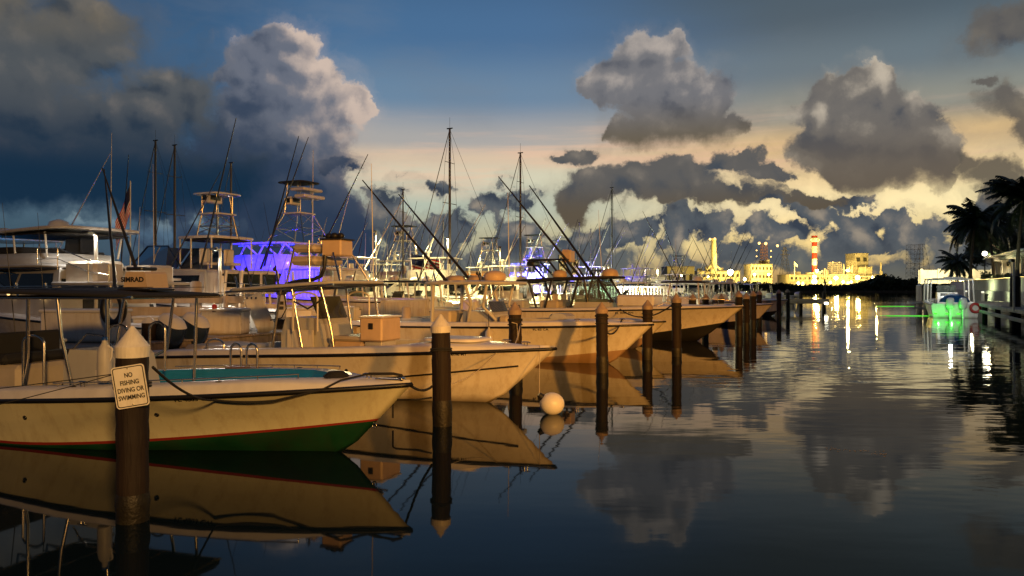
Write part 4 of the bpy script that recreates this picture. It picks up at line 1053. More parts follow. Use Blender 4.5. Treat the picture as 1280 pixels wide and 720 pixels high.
tower(S2, -.6, .8, .8, 4.1, 5.05, 5.8, True, wb=1.3)
for y in (-.7, .5): seat(S2, -.9, y, 3.0, gel_white, .5, .6, PI)
ms = MB(); ms.box((-1.9, 0, 2.35), (1.0, 2.8, .9), .08); ab = ms.build('aft_bulkhead', gel_white, S2)
for y_, w_ in ((-.95, .7), (0, .9), (.95, .7)):
    ms = MB(); ms.box((-2.41, y_, 2.42), (.03, w_, .5), .005); ms.build('window', glass_d, ab)
posts(S2, [[(x, s * 1.45, 1.3), (x, s * 1.3, 2.8)] for x in (-2.0, -2.5, -3.3) for s in (-1, 1)], .05, alu_w, 'stanchion')
railing(S2, [(-2.6, -1.5, 1.55), (-3.6, -1.5, 1.5), (-4.6, -1.5, 1.45)], .8)
for y in (-1.5, 1.5): rod(S2, (-1.4, y, 2.9), (-3.6, y * 1.25, 8.2), .04, blackm)
for k in range(5): fishing_rod(S2, (-2.3 - .2 * k, -1.3 + .5 * k, 2.3), (-2.9 - .25 * k, -1.4 + .55 * k, 4.4))
rod(S2, (1.4, -1.3, 3.0), (1.4, -1.35, 7.0), .02, alu_w, 'antenna')
# S3: yacht lit blue, with a tall tuna tower
S3 = yroot('blue_lit_yacht', 'yacht glowing electric blue under its flybridge with a tall tuna tower', 362, 37.0)
yhull(S3, 14, 4.3, 1.5, 2.3)
house(S3, -1.2, 5.2, 3.5, 1.7, 2.95, gel_white, 2.0)
coaming(S3, -1.2, 2.8, 3.0, 3.0, .75, gel_white)
ms = MB(); ms.slab((.6, 0, 4.3), 3.9, 3.3, .1, 6, 40, .06); ms.build('hardtop', gel_white, S3)
posts(S3, [[(x + .5, s * 1.3, 3.7), (x, s * 1.4, 4.26)] for x in (-1.0, .3, 1.5) for s in (-1, 1)] + [[(x - .7, s * 1.3, 3.7), (x, s * 1.4, 4.26)] for x in (-1.0, .3, 1.5) for s in (-1, 1)], .05, alu_w)
tower(S3, -.6, .9, 1.0, 4.3, 5.8, 7.3, True, wb=2.2)
ms = MB(); ms.box((-1.3, 0, 6.6), (.7, 1.5, .16), .05); ms.box((-1.1, 0, 6.95), (.9, 1.4, .14), .05); ms.build('tower_bolster', gel_white, S3)
rod(S3, (-1.2, .3, 4.3), (-1.25, .3, 9.0), .03, alu_w, 'antenna')
cu = MB(); vs = []; 
for i in range(41):
    y = -1.7 + 3.4 * i / 40; x = -1.4 + .06 * math.sin(i * 2.1) + .03 * math.sin(i * 5)
    vs += [(x, y, 1.75), (x, y, 3.0)]
cu.add(vs, [(2 * i, 2 * i + 2, 2 * i + 3, 2 * i + 1) for i in range(40)], 0, True)
vs = []
for i in range(31):
    x = -1.35 - 2.2 * i / 30; y = -1.72 + .05 * math.sin(i * 2.0)
    vs += [(x, y, 1.7), (x, y, 2.95)]
cu.add(vs, [(2 * i, 2 * i + 2, 2 * i + 3, 2 * i + 1) for i in range(30)], 0, True)
cu.build('cockpit_curtain', gel_white, S3)
ms = MB(); ms.slab((-2.4, 0, 3.03), 2.6, 3.6, .08, 6, 32); ms.build('cockpit_overhang', gel_white, S3)
for x in (1.8, .4, -1.0, -2.6):
    ms = MB(); ms.box((x, -1.2, 4.2 if x > -2 else 2.95), (.8, .05, .03), .01); ms.build('led_strip', lamp_b, S3)
for y in (-1.7, 1.7): rod(S3, (.0, y, 3.2), (-2.9, y * 1.5, 9.0), .05, blackm)
for r_ in (S1, S2, S3): mirror_y(r_)
BLUE_AT = [world(S3, p) for p in ((1.7, 2.9, 4.1), (.2, 3.0, 4.0), (-1.6, 3.0, 3.5), (-3.0, 2.9, 3.1))]

# ------------------------------------------------------------------ boats farther off, built once per kind and copied
def make_cc(name, topm):
    r = thing(name, 'x', 'boat', (0, 0, 0), 0, 'distant boats in the marina')
    h = Hull(8.5, 2.7, .9, 1.2, 1.1, band=.12, uf=.76)
    h.build(r, gel_white, bottom_black, gel_white, gel_deck, liner_w, sole=.35)
    ttop(r, -.6, 2.45, 2.6, 2.0, .09, topm)
    posts(r, [[(x, s * .85, .5), (x * .8, s * .85, 2.42)] for x in (.4, -1.6) for s in (-1, 1)], .045, alu_w)
    console(r, -.4, .4, 1.0, 1.1, 1.2, gel_white, screen=.4)
    lp = MB(); lp.box((-1.7, 0, .85), (.6, 1.1, .9), .06); lp.build('leaning_post', gel_white, r)
    for y in (-.38, .38): outboard(r, -4.6, y, .75, white_p, white_p, .15)
    rod(r, (-.8, -.9, 2.5), (-2.6, -1.9, 6.5), .03); rod(r, (-.8, .9, 2.5), (-2.6, 1.9, 6.5), .03)
    rod(r, (-1.2, .5, 2.5), (-1.3, .5, 5.0), .015, alu_w, 'antenna')
    dm = MB(); dm.lathe([(.28, 0), (.3, .1), (.22, .24), (.03, .28)], 14, (.1, 0, 2.52)); dm.build('radar_dome', white_p, r)
    return r
def make_sf(name, tw=True):
    r = thing(name, 'x', 'yacht', (0, 0, 0), 0, 'distant boats in the marina')
    yhull(r, 12.5, 4.0, 1.3, 2.0)
    house(r, -1.4, 4.4, 3.2, 1.5, 2.75, gel_white, 1.8)
    coaming(r, -1.1, 2.4, 2.7, 2.8, .65, gel_white)
    ms = MB(); ms.slab((.3, 0, 4.3), 3.6, 3.0, .1, 6, 32, .06); ms.build('hardtop', gel_white, r)
    posts(r, [[(x, s * 1.2, 3.4), (x, s * 1.3, 4.26)] for x in (-.9, .4, 1.6) for s in (-1, 1)], .035, alu_w)
    if tw: tower(r, 0, 1.0, 1.2, 4.3, 6.0, 7.2, True, wb=1.6)
    ms = MB(); ms.lathe([(.1, 0), (.1, .35), (.3, .4), (.3, .5), (.05, .54)], 14, (.9, 0, 4.38)); ms.build('radar_dome', white_p, r)
    for y in (-.5, .5): seat(r, -.4, y, 3.25, gel_white, .5, .6, 0)
    for s in (-1, 1): rod(r, (.4, s * 1.7, 3.0), (-2.5, s * 2.9, 8.6), .045, alu_w)
    ms = MB(); ms.slab((-2.4, 0, 2.78), 2.4, 3.2, .07, 6, 28); ms.build('cockpit_overhang', gel_white, r)
    posts(r, [[(-3.4, s * 1.4, 1.2), (-3.4, s * 1.4, 2.76)] for s in (-1, 1)], .045, alu_w)
    railing(r, [(1.0, -1.8, 1.75), (2.5, -1.6, 1.85), (4.0, -1.0, 2.0), (5.4, -.3, 2.1)], .6)
    fishing_rod(r, (-3.3, -1.3, 2.7), (-3.9, -1.5, 4.6)); fishing_rod(r, (-3.3, .9, 2.7), (-3.9, 1.1, 4.6))
    return r
def make_sail(name, H, boomc=canvas_b):
    r = thing(name, 'x', 'sailboat', (0, 0, 0), 0, 'sailboats with bare masts in the marina')
    h = Hull(10, 3.1, 1.0, 1.3, 1.4, band=.08, uf=.4, cap=.3)
    h.build(r, gel_white, bottom_black, gel_white, gel_deck, liner_w, sole=.6, covered=True)
    house(r, -1.4, 2.4, 2.0, 1.2, 1.75, gel_white, .9, door=False)
    MB().tube([(.9, 0, 1.3), (.9, 0, H)], [.12, .08], 8).build('mast', alu_mast, r)
    MB().tube([(.9, 0, 2.5), (-3.2, 0, 2.6)], .07, 8).build('boom', alu_mast, r)
    m = MB(); m.tube([(.8, 0, 2.75), (-1, 0, 2.85), (-3.1, 0, 2.75)], [.22, .2, .1], 10); m.build('furled_sail', boomc, r)
    m = MB(); m.tube([(.9, -1.0, H * .6), (.9, 1.0, H * .6)], .03, 6); m.tube([(.9, -.7, H * .82), (.9, .7, H * .82)], .025, 6); m.build('spreader', alu_mast, r)
    m = MB()
    for s in (-1, 1): m.tube([(.6, s * 1.4, 1.3), (.9, s * 1.0, H * .6), (.9, s * .7, H * .82), (.9, 0, H)], .012, 4)
    m.tube([(4.8, 0, 1.4), (.9, 0, H)], .03, 5); m.tube([(-4.9, 0, 1.2), (.9, 0, H)], .012, 4); m.build('rigging', blackm, r)
    m = MB(); m.tube([(.9, 0, H), (.9, 0, H + .9)], .012, 4); m.box((.9, 0, H + .05), (.5, .1, .08), .01); m.build('masthead_vane', blackm, r)
    return r
alu_mast = mat('mast_dark', (.1, .095, .09), .5)
mast_pale = mat('mast_pale', (.6, .57, .5), .45)
def put(proto, px, Y, label, h=None, first=[None], sc=1.0):
    p = at(px, HZ, Y)
    rz = BH if h is None else h
    if proto.get('used'):
        o = copy_tree(proto, None, (p.x, p.y, 0), rz, label, sc)
    else:
        o = proto; o.location = (p.x, p.y, 0); o.rotation_euler = (0, 0, rz); o['label'] = label; o.scale = (sc,) * 3
    o['used'] = 1
    return o
CCw, CCb = make_cc('center_console_boat', gel_white), make_cc('center_console_boat', canvas_b)
SFt, SFn = make_sf('tower_yacht', True), make_sf('flybridge_yacht', False)
A = YH; Bq = BH
for r_ in (SFt, SFn): mirror_y(r_)
put(SFn, 436, 46, 'white flybridge yacht with pale hardtop right of the blue lit yacht', A, sc=.92)
put(SFt, 505, 62, 'floodlit yacht with a small flag behind the crossed black outriggers', A)
put(CCw, 470, 50, 'white open boat with a pale hardtop below the small flag', A)
put(SFn, 548, 56, 'floodlit yacht with a rounded white flybridge left of the orange wall', A)
put(CCw, 520, 47, 'floodlit white open boat just left of the yellow pile top', A)
put(CCb, 440, 40, 'white open boat with black canvas top below the pale hardtop', A)
put(SFt, 612, 66, 'floodlit yacht in front of the orange wall', A, sc=.9)
put(CCw, 600, 52, 'floodlit white open boat seen between hardtop posts below the orange wall', A)
put(CCb, 650, 58, 'white open boat with black top under the blue glowing yacht', A)
put(CCw, 705, 62, 'white floodlit open boat behind the raked windshield', A)
SB2 = put(SFt, 668, 78, 'distant yacht glowing electric blue behind the black pipe tower', A, sc=1.05); SB2.name = 'blue_lit_yacht'
put(SFn, 745, 80, 'pale flybridge yacht right of the second blue glow', A)
put(CCw, 745, 66, 'white boat under a bright shed roof beside the raked windshield', A)
put(SFn, 800, 88, 'pale yacht below the two short white masts', A)
put(CCb, 838, 84, 'open boat with a black hood left of the tan chimney', A)
put(SFt, 848, 105, 'distant yacht with outriggers in front of the yellow block', A, sc=.9)
put(SFn, 880, 110, 'stacked white yacht decks below the tan chimney', A, sc=.9)
put(CCw, 862, 70, 'dim white open boat behind the capped piles', A)
put(CCb, 905, 78, 'dim open boat with dark top below the bright plant lamp', A)
put(CCw, 925, 88, 'dim small boat left of the green lit bow', A)
put(CCb, 950, 96, 'farthest dim open boat before the mangroves', A)
put(CCw, 780, 54, 'white open boat moored behind the largest open boat', A)
CY = put(SFn, 20, 34, 'yacht with a cyan glow cut by the left edge', A)
q_ = CY.matrix_basis.inverted() @ at(4, 332, 32)
m = MB(); m.tube([q_ + Vector((.45, 0, .2)), q_ + Vector((-.1, 0, .0)), q_ + Vector((-.4, 0, -.3))], .06, 6); m.build('led_strip', lamp_c, CY)
put(CCw, 160, 27, 'grey open boat with curved glass below the flag', A)
# small bow of the next slip boat and more of the front row
gb = at(966, 374, 41); 
def bowput(proto, px, Y, label):
    p = at(px, HZ, Y); c = Vector((p.x, p.y, 0)) - Vector((math.cos(BH), math.sin(BH), 0)) * 4.25
    o = put(proto, 640, 40, label, BH); o.location = c; return o
bowput(CCb, 966, 41, 'small boat with greenish lit bow beyond the largest open boat')
put(CCb, 495, 40, 'open boat with black canvas top left of the tan hardtop', A)
put(CCw, 535, 43, 'white open boat between the two nearest hardtops', A)
put(CCw, 575, 60, 'small white open boat low in front of the orange wall', A)
put(SFn, 640, 54, 'white flybridge yacht between the roped pile and the tan hardtop', A, sc=.85)
put(CCb, 690, 50, 'open boat with black top seen under the largest hardtop', A)
put(CCw, 725, 52, 'white open boat seen through the raked windshield', A)
put(SFn, 480, 72, 'pale flybridge yacht far behind the small flag', A)
put(SFt, 408, 58, 'pale tower yacht right behind the blue lit yacht', A, sc=.85)
put(CCw, 825, 68, 'white open boat right of the slatted shelter', A)
put(CCb, 895, 60, 'dim open boat above the foredeck of the largest open boat', A)
put(SFn, 818, 110, 'small pale yacht before the yellow hall', A, sc=.8)
bowput(CCw, 985, 54, 'dark small boat at the end of the row of slips')
# sailboats: masts
SA, SBp, SCp = make_sail('sailboat', 14.2), make_sail('sailboat', 14.2, canvas_b), None
SA['label'] = SBp['label'] = 'x'
put(SA, 575, 56, 'sailboat with the tallest dark mast, left of the orange wall', A)
put(SA, 662, 60, 'sailboat with a tall dark mast rising behind the black pipe tower', A, sc=.92)
put(SA, 774, 77, 'sailboat with a dark mast and black furled sail before the far shed', A, sc=.88)
put(SA, 512, 60, 'sailboat with a shorter dark mast behind the small flag', A, sc=.71)
put(SA, 298, 47, 'sailboat with a dark mast between the pipe tower and the blue yacht', A, sc=.71)
put(SA, 228, 50, 'sailboat with a grey mast over the raked windshield, right one', A, sc=.83)
put(SA, 204, 52, 'sailboat with a grey mast over the raked windshield, left one', A, sc=.88)
def pale(o):
    for c in kids(o):
        if c.name.split('.')[0] in ('mast', 'boom', 'spreader'):
            c.data = c.data.copy(); c.data.materials[0] = mast_pale
for px, Y, s, lab in ((801, 92, .42, 'left of two short white masts before the far shed'), (810, 94, .42, 'right of two short white masts before the far shed'), (560, 75, .62, 'thin pale mast behind the tallest dark mast'), (730, 98, .75, 'thin pale mast right of the crossing outriggers'), (744, 100, .7, 'thin pale mast close left of the black furled sail')):
    pale(put(SA, px, Y, 'sailboat with ' + lab, A, sc=s))
for o in (CCw, CCb, SFt, SFn, SA, SBp):
    pass
bpy.data.objects.remove(SBp) if 0 else None
for c in kids(SBp):
    bpy.data.objects.remove(c)
bpy.data.objects.remove(SBp)
for o in bpy.data.objects:
    if 'used' in o: del o['used']
# flags
def flag(px, Y, ztop, zb, label, w, h, rz, droop):
    p = at(px, HZ, Y); o = thing('flag', label, 'flag', (p.x, p.y, 0), rz, 'striped flags on yachts')
    MB().tube([(0, 0, zb), (0, 0, ztop + .1)], .02, 6).build('staff', alu_w, o)
    nx, nz = 24, 13
    m = MB()
    for j in range(nz):
        row = []
        for k in range(2):
            for i in range(nx + 1):
                u = i / nx; v = (j + k) / nz
                x = w * u * (1 - droop * .75); z = ztop - h * v - droop * w * u * .9
                y = .1 * math.sin(u * 8 + v * 1.5) * u ** .5
                row.append((x, y, z))
        n = nx + 1
        for i in range(nx):
            canton = i < nx * .42 and j < 7
            m.add([row[i], row[i + 1], row[n + i + 1], row[n + i]], [(0, 1, 2, 3)], 2 if canton else j % 2, True)
    m.build('cloth', [flag_r, flag_w, flag_b], o)
    return o
flag(163, 24.5, 5.6, 2.2, 'large drooping red striped flag above the left yachts', 1.5, .95, PI + .2, .95)
flag(513.5, 60, 4.9, 3.0, 'small red striped flag beside the shorter dark mast', 3.0, 1.6, -.1, .25)

# ------------------------------------------------------------------ gear on the near boats and the dock
def pipe(root, pts, r, m, name): return MB().tube(pts, r, 6).build(name, m, root)
# boat 1
for k, (x, y, dx, h) in enumerate(((6.55, -.7, .25, 2.3), (6.62, -.2, .3, 2.5), (6.62, .3, .28, 2.4))):
    fishing_rod(B1, (bx1(x), y, 1.0), (bx1(x + dx), y * 1.15, 1.0 + h))
for y in (-.55, -.1, .4): pipe(B1, [(bx1(6.5), y, 2.02), (bx1(6.75), y, 2.0), (bx1(6.8), y, 2.25)], .022, alu, 'rod_tube')
m = MB(); m.box((bx1(7.0), -.55, 1.40), (.5, .34, .3), .04); m.build('cooler', white_p, B1)
m = MB(); m.lathe([(.14, 0), (.17, .34), (.18, .35)], 16, (bx1(6.0), -.95, .3)); m.build('bucket', white_p, B1)
m = MB(); m.box((bx1(6.45), -.1, 1.12), (.4, 1.2, .14), .05); m.box((bx1(6.62), -.1, 1.32), (.08, 1.2, .36), .03); m.build('backrest', canvas_b, B1)
m = MB(); m.box((bx1(4.6), -.44, .75), (.4, .02, .5), .006); m.build('console_hatch', gel_white, B1)
m = MB(); m.tube([(bx1(4.45), -.45, 1.3), (bx1(4.6), -.5, 1.5), (bx1(4.9), -.5, 1.52), (bx1(5.2), -.46, 1.3)], .014, 6); m.build('console_rail', alu, B1)
for y in (-.25, .25): outboard(B1, -h1.L / 2 - .35, y, .55, white_p, blackm, .25)
m = MB()
for k in range(4):
    m.tube([(bx1(1.05) + (.16 - .02 * k) * math.cos(a), -.1 + (.16 - .02 * k) * math.sin(a), h1.deck_z(.9) + .05 + .015 * k) for a in [2 * PI * i / 14 for i in range(15)]], .012, 5, caps=False)
m.build('rope_coil', rope_blk, B1)
# boat 2
for k, (x, y) in enumerate(((5.9, -.6), (5.95, -.2), (5.95, .25), (5.9, .65))):
    pipe(B2, [(bx2(6.2), y, 2.1), (bx2(6.45), y, 2.12), (bx2(6.55), y, 2.42)], .022, alu, 'rod_tube')
fishing_rod(B2, (bx2(6.5), -.2, 2.3), (bx2(7.0), -.3, 4.0)); fishing_rod(B2, (bx2(6.5), .65, 2.3), (bx2(7.1), .8, 4.2))
rod(B2, (bx2(3.9), .8, 2.25), (bx2(4.0), .85, 4.9), .014, alu_w, 'antenna')
pipe(B2, [(bx2(4.0), -.9, 2.2), (bx2(3.85), -.92, 1.95), (bx2(4.25), -.9, 1.75), (bx2(4.6), -.9, 1.9)], .018, blackm, 'canvas_strut')
pipe(B2, [(bx2(4.9), -.88, 2.1), (bx2(4.9), -.8, 1.75), (bx2(5.05), -.78, 1.55), (bx2(5.3), -.84, 1.5)], .012, rope_blk, 'loose_cable')
m = MB(); m.box((bx2(4.75), -.56, .95), (.7, .02, .7), .006); m.box((bx2(4.95), -.57, .95), (.02, .02, .66)); m.build('console_hatch', gel_white, B2)
m = MB(); m.box((bx2(7.2), .1, .62), (.9, 1.2, .5), .05); m.build('fish_box', gel_grey, B2)
m = MB(); m.box((bx2(3.55), -.553, Z2 + .4), (.55, .02, .5), .006); m.build('seat_hatch', gel_brown, B2)
# boat 3
for k, y in enumerate((-.8, -.3, .2, .7)):
    pipe(B3, [(bx3(7.0), y, 2.3), (bx3(7.2), y, 2.35), (bx3(7.28), y, 2.65)], .025, alu, 'rod_tube')
pipe(B3, [(bx3(5.0), -.95, 2.25), (bx3(5.15), -.98, 2.0), (bx3(5.6), -.95, 1.85), (bx3(5.3), -.9, 1.6)], .03, gel_grey, 'canvas_strut')
pipe(B3, [(bx3(4.3), -.9, 2.28), (bx3(4.6), -.95, 1.9), (bx3(5.0), -.95, 1.6)], .02, gel_grey, 'canvas_strut')
m = MB(); m.box((bx3(6.0), .1, 2.36), (1.4, 1.2, .06), .02)
for x in (5.6, 6.0, 6.4): m.box((bx3(x), -.1, 2.33), (.06, 1.7, .1), .01)
m.build('roof_rack', gel_grey, B3)
m = MB(); m.box((bx3(4.35), -.2, .95), (.3, .9, .75), .06); m.build('console_seat', cushion, B3)
rod(B3, (bx3(4.9), .9, 2.35), (bx3(5.0), 1.0, 5.2), .016, alu_w, 'antenna')
# boat 4
for k in range(5): fishing_rod(B4, (bx4(8.9), -.9 + .45 * k, 2.6), (bx4(9.5 + .1 * k), -1.1 + .55 * k, 4.6))
rod(B4, (bx4(6.2), 1.0, 2.6), (bx4(6.4), 1.1, 5.6), .016, alu_w, 'antenna')
for y in (-.5, .5): seat(B4, bx4(7.6), y, 1.2, cushion, .5, .6, 0)
m = MB(); m.box((bx4(5.9), -.82, 1.05), (1.0, .02, .5), .006); m.build('cabin_hatch', gel_deck, B4)
m = MB(); m.tube([(bx4(3.2), -1.1, h4.deck_z(.7) + .01), (bx4(2.6), -.8, h4.deck_z(.78) + .28), (bx4(1.4), -.45, h4.deck_z(.88) + .3), (bx4(.5), -.08, h4.deck_z(.96) + .25)], .016, 6)
m.build('bow_rail', alu, B4)
# things on and along the dock
def on_dock(px, Y): p = at(px, HZ, Y); return p
def cooler(label, px, Y, d, m1=white_p, rz=0): p = at(px, HZ, Y); return boxthing('cooler', label, 'cooler', (p.x, p.y, .945), d, rz, True, m1, white_p, .03)
cooler('low white cooler on the dock left of the two outboards', 190, 19.2, (.8, .45, .42))
cooler('white cooler on the dock right of the leaning board', 372, 24.0, (.9, .5, .5), white_p, .3)
cooler('grey tub on the dock behind the second boat hardtop', 425, 27.5, (.9, .6, .45), gel_grey)
p = at(340, HZ, 21.8); rc = thing('mooring_rope_heap', 'heap of dark rope on the dock right of the leaning board', 'rope', (p.x, p.y, .94))
m = MB()
for k in range(9): m.tube([((.3 - .02 * k) * math.cos(a) + .03 * k, (.26 - .02 * k) * math.sin(a), .03 + .03 * k) for a in [2 * PI * i / 16 for i in range(17)]], .022, 5, caps=False)
m.build('coils', rope_blk, rc)
p = at(352, HZ, 22.5); o = thing('power_pedestal', 'grey power pedestal on the dock behind the leaning board', 'pedestal', (p.x, p.y, .945), .2)
m = MB(); m.box((0, 0, .5), (.26, .24, 1.0), .03); m.build('post', gel_grey, o)
m = MB(); m.box((0, 0, 1.06), (.3, .28, .12), .03); m.build('hood', blackm, o)
for z in (.6, .75):
    m = MB(); m.box((0, -.125, z), (.14, .02, .1), .005); m.build('socket', ink, o)
p = at(205, HZ, 17.6); o = thing('engine_bracket_pile', 'squat dark dock post between the two outboards and the tall pale post', 'pile', fw(*[t_ - .4 if i == 0 else t_ for i, t_ in enumerate(tc_of(p))]))
m = MB(); m.lathe([(.17, -1.5), (.16, 1.35)], 12); m.build('shaft', wood_pile, o); m = MB(); m.lathe([(.18, 1.35), (.03, 1.5)], 12); m.build('cap', cap_mat, o)
o.name = 'dock_pile'
# thin leaf litter drifting in a line on the open water
rr = random.Random(4); m = MB()
for k in range(60):
    t = rr.random(); q = at(lerp(1030, 1110, t), 0, 1); Y = CAM_H * F_PX / (lerp(560, 568, t) + rr.gauss(0, 1.2) - HZ); x = (lerp(1030, 1110, t) - 640) / F_PX * Y
    a = rr.random() * 6; s = rr.uniform(.006, .022)
    m.add([(x + s * math.cos(a + j * PI / 2) * (1 if j % 2 else .5), Y + s * math.sin(a + j * PI / 2) * (1 if j % 2 else .5), .003) for j in range(4)], [(0, 1, 2, 3)])
struct(m.build('floating_leaves', mat('dry_leaf', (.25, .2, .12), .8)), 'stuff')

# hull fittings: drains with their flanges, rust weeps come with the gelcoat
for B_, h_, us_ in ((B1, h1, (.3, .42, .66)), (B2, h2, (.47, .5, .62)), (B3, h3, (.35, .5)), (B4, h4, (.5, .55, .66))):
    for u in us_:
        p_ = h_.on_side(u, .62, -1, .004); q_ = h_.on_side(u + .01, .62, -1, .004); up = h_.on_side(u, .66, -1, .004)
        n_ = (q_ - p_).cross(up - p_).normalized(); T_ = n_.to_track_quat('Z', 'Y').to_matrix().to_4x4()
        m = MB(); m.lathe([(.032, 0), (.03, .012), (.02, .014), (.018, .002)], 12, p_, T=T_); m.build('through_hull', blackm, B_)
# bow fenders and extra dock lines
for px, Y, z, lab in ((612, 21.6, .55, 'grey cylinder fender hanging at the side of the third boat'),):
    p_ = world(B3, h3.rail(.55, -1, .12, -.35)); o = thing('cylinder_fender', lab, 'fender', p_)
    m = MB(); m.lathe([(.02, -.34), (.1, -.26), (.11, 0), (.1, .24), (.03, .32), (.03, .36)], 14); m.build('body', white_p, o)
    m = MB(); m.tube([(0, 0, .34), (-.02, .1, .75)], .01, 5); m.build('lanyard', rope_blk, o)
# ------------------------------------------------------------------ far shore
def land(name, pts, z, m):
    n = len(pts); mb = MB()
    mb.add([(x, y, z) for x, y in pts] + [(x, y, -1) for x, y in pts], [tuple(range(n))] + [(i, i + n, (i + 1) % n + n, (i + 1) % n)[::-1] for i in range(n)])
    return struct(mb.build(name, m))
land('far_shore', [(-420, 230), (-60, 235), (40, 262), (110, 285), (190, 288), (400, 300), (1500, 340), (1500, 2600), (-1500, 2600), (-1500, 230)], .5, earth)
def leafmass(name, prof, depth, n, leaf, seed=3, kind=None, mt=None, base=.4):
    """prof: (x, y, height) stations of a thicket; leaf clumps through its volume"""
    rr = random.Random(seed); mb = MB()
    for i in range(n):
        k = rr.random() * (len(prof) - 1); j = int(k); f = k - j
        x = lerp(prof[j][0], prof[j + 1][0], f); y = lerp(prof[j][1], prof[j + 1][1], f); h = lerp(prof[j][2], prof[j + 1][2], f)
        h *= .82 + .18 * math.sin(x * .37) * math.sin(x * .11 + 1) + rr.uniform(-.06, .1)
        z = base + (h - base) * rr.random() ** .75; c = Vector((x, y + rr.uniform(0, depth), z))
        for q in range(3):
            s_ = leaf * rr.uniform(.5, 1.2); d = Vector((rr.gauss(0, 1), rr.gauss(0, 1), rr.gauss(0, .8))).normalized(); e = d.orthogonal().normalized(); g = d.cross(e)
            o = c + Vector((rr.uniform(-1, 1), rr.uniform(-1, 1), rr.uniform(-.7, .7))) * leaf
            mb.add([o - e * s_, o + g * s_ * .5, o + e * s_, o - g * s_ * .5], [(0, 1, 2, 3)])
    o = mb.build(name, mt or leafm)
    if kind: struct(o, kind)
    return o
def prof_px(lst, Y): return [(at(px, 0, Y).x, Y, CAM_H + (HZ - y) / F_PX * Y) for px, y in lst]
mg = leafmass('mangroves', prof_px([(700, 352), (820, 351), (860, 352), (900, 353), (950, 353), (985, 354), (1010, 356), (1040, 357), (1066, 356), (1085, 350), (1102, 345), (1120, 345), (1140, 347), (1160, 345), (1180, 346), (1215, 345)], 292), 9, 7500, .62, 5)
struct(mg, 'stuff')
mg2 = leafmass('tree_line', prof_px([(-60, 350), (60, 346), (150, 349), (260, 344), (380, 347), (470, 343), (540, 346), (640, 347), (740, 350)], 236), 10, 4500, .7, 9)
struct(mg2, 'stuff')

# ------------------------------------------------------------------ power plant, floodlit, beyond the far shore
PY = 560.0
def Z(y, Y=PY): return CAM_H + (HZ - y) / F_PX * Y
def Xp(px, Y=PY): return (px - 640) / F_PX * Y
def block(name, label, cat, x0, x1, ytop, Y=PY, depth=26, m=None, floors=0, bays=0, roofbits=0, seed=1, zb=.5):
    m = m or ind_y
    a, b_, zt = Xp(x0, Y), Xp(x1, Y), Z(ytop, Y)
    o = thing(name, label, cat, ((a + b_) / 2, Y, zb)); w = b_ - a; h = zt - zb
    mb = MB(); mb.box((0, depth / 2, h / 2), (w, depth, h), .15); wl = mb.build('wall', m, o)
    mb = MB(); mb.box((0, depth / 2, h + .2), (w + .7, depth + .7, .4), .1); rf = mb.build('roof', ind_d, o)
    for f in range(floors):
        z = h * (f + .5) / floors
        mb = MB()
        mb.box((0, -.12, z + h / floors * .45), (w * .98, .2, .3))
        mb.build('ledge', ind_d, o)
        for k in range(bays):
            x = -w / 2 + w * (k + .5) / bays
            mb = MB(); mb.box((x, -.06, z), (w / bays * .5, .1, h / floors * .36)); mb.build('window', dark_int, wl)
    rr = random.Random(seed)
    for k in range(roofbits):
        x = rr.uniform(-w * .42, w * .42); hh = rr.uniform(1.2, 3.5)
        mb = MB(); mb.box((x, 4 + rr.uniform(0, 6), h + .4 + hh / 2), (rr.uniform(1.5, 4), 3, hh), .1); mb.build('roof_unit', ind_d, rf)
    return o
def lattice(name, label, px, ytop, ybase, Y, w0, w1, m=ind_d, arms=(), lights=()):
    x = Xp(px, Y); zt, zb = Z(ytop, Y), Z(ybase, Y)
    o = thing(name, label, 'tower', (x, Y, zb)); H = zt - zb; mb = MB(); n = 7
    cs = lambda k: [Vector((sx * lerp(w0, w1, k) / 2, sy * lerp(w0, w1, k) / 2, H * k)) for sx, sy in ((-1, -1), (1, -1), (1, 1), (-1, 1))]
    for i in range(n):
        A, Bb = cs(i / n), cs((i + 1) / n)
        for q in range(4):
            mb.tube([A[q], Bb[q]], .13, 4); mb.tube([A[q], Bb[(q + 1) % 4]], .06, 4); mb.tube([A[(q + 1) % 4], Bb[q]], .06, 4); mb.tube([Bb[q], Bb[(q + 1) % 4]], .07, 4)
    mb.build('frame', m, o)
    for k, L in arms:
        mb = MB(); mb.tube([(-L, 0, H * k), (0, 0, H * k + .5), (L, 0, H * k)], .2, 4); mb.build('crossarm', m, o)
    for dx, k, r_, lm in lights:
        mb = MB(); mb.ball((dx, -1.0, H * k), r_, 8, 6); mb.build('lamp', lm, o)
    return o
FLOOD = []
def flood(px, y, Y, r_, P, label, m=None, col=(1, .68, .14)):
    p = at(px, y, Y); o = thing('floodlight', label, 'floodlight', (p.x, p.y, p.z), 0, 'floodlights of the power plant')
    mb = MB(); mb.ball((0, 0, 0), r_, 10, 8); mb.build('lamp', m or lamp_y, o)
    mb = MB(); mb.tube([(0, .6, -max(1, p.z - 1)), (0, .6, .3)], .12, 6); mb.box((0, .6, 0), (.9, .3, .7), .05); mb.build('post', ind_d, o)
    FLOOD.append(((p.x, p.y - r_ - 1.2, p.z + .3), col, P * 2.4))
    return o
block('turbine_hall', 'long low floodlit building at the foot of the striped chimney', 'building', 987, 1108, 343.5, floors=2, bays=22, roofbits=9, seed=4)
o = thing('striped_chimney', 'tall red and white banded chimney', 'chimney', (Xp(1018, PY + 10), PY + 10, Z(346)))
zb = Z(346)
bands = [(346, 331, st_red), (331, 323, st_wht), (323, 315.5, st_red), (315.5, 307, st_wht), (307, 301.5, st_red)]
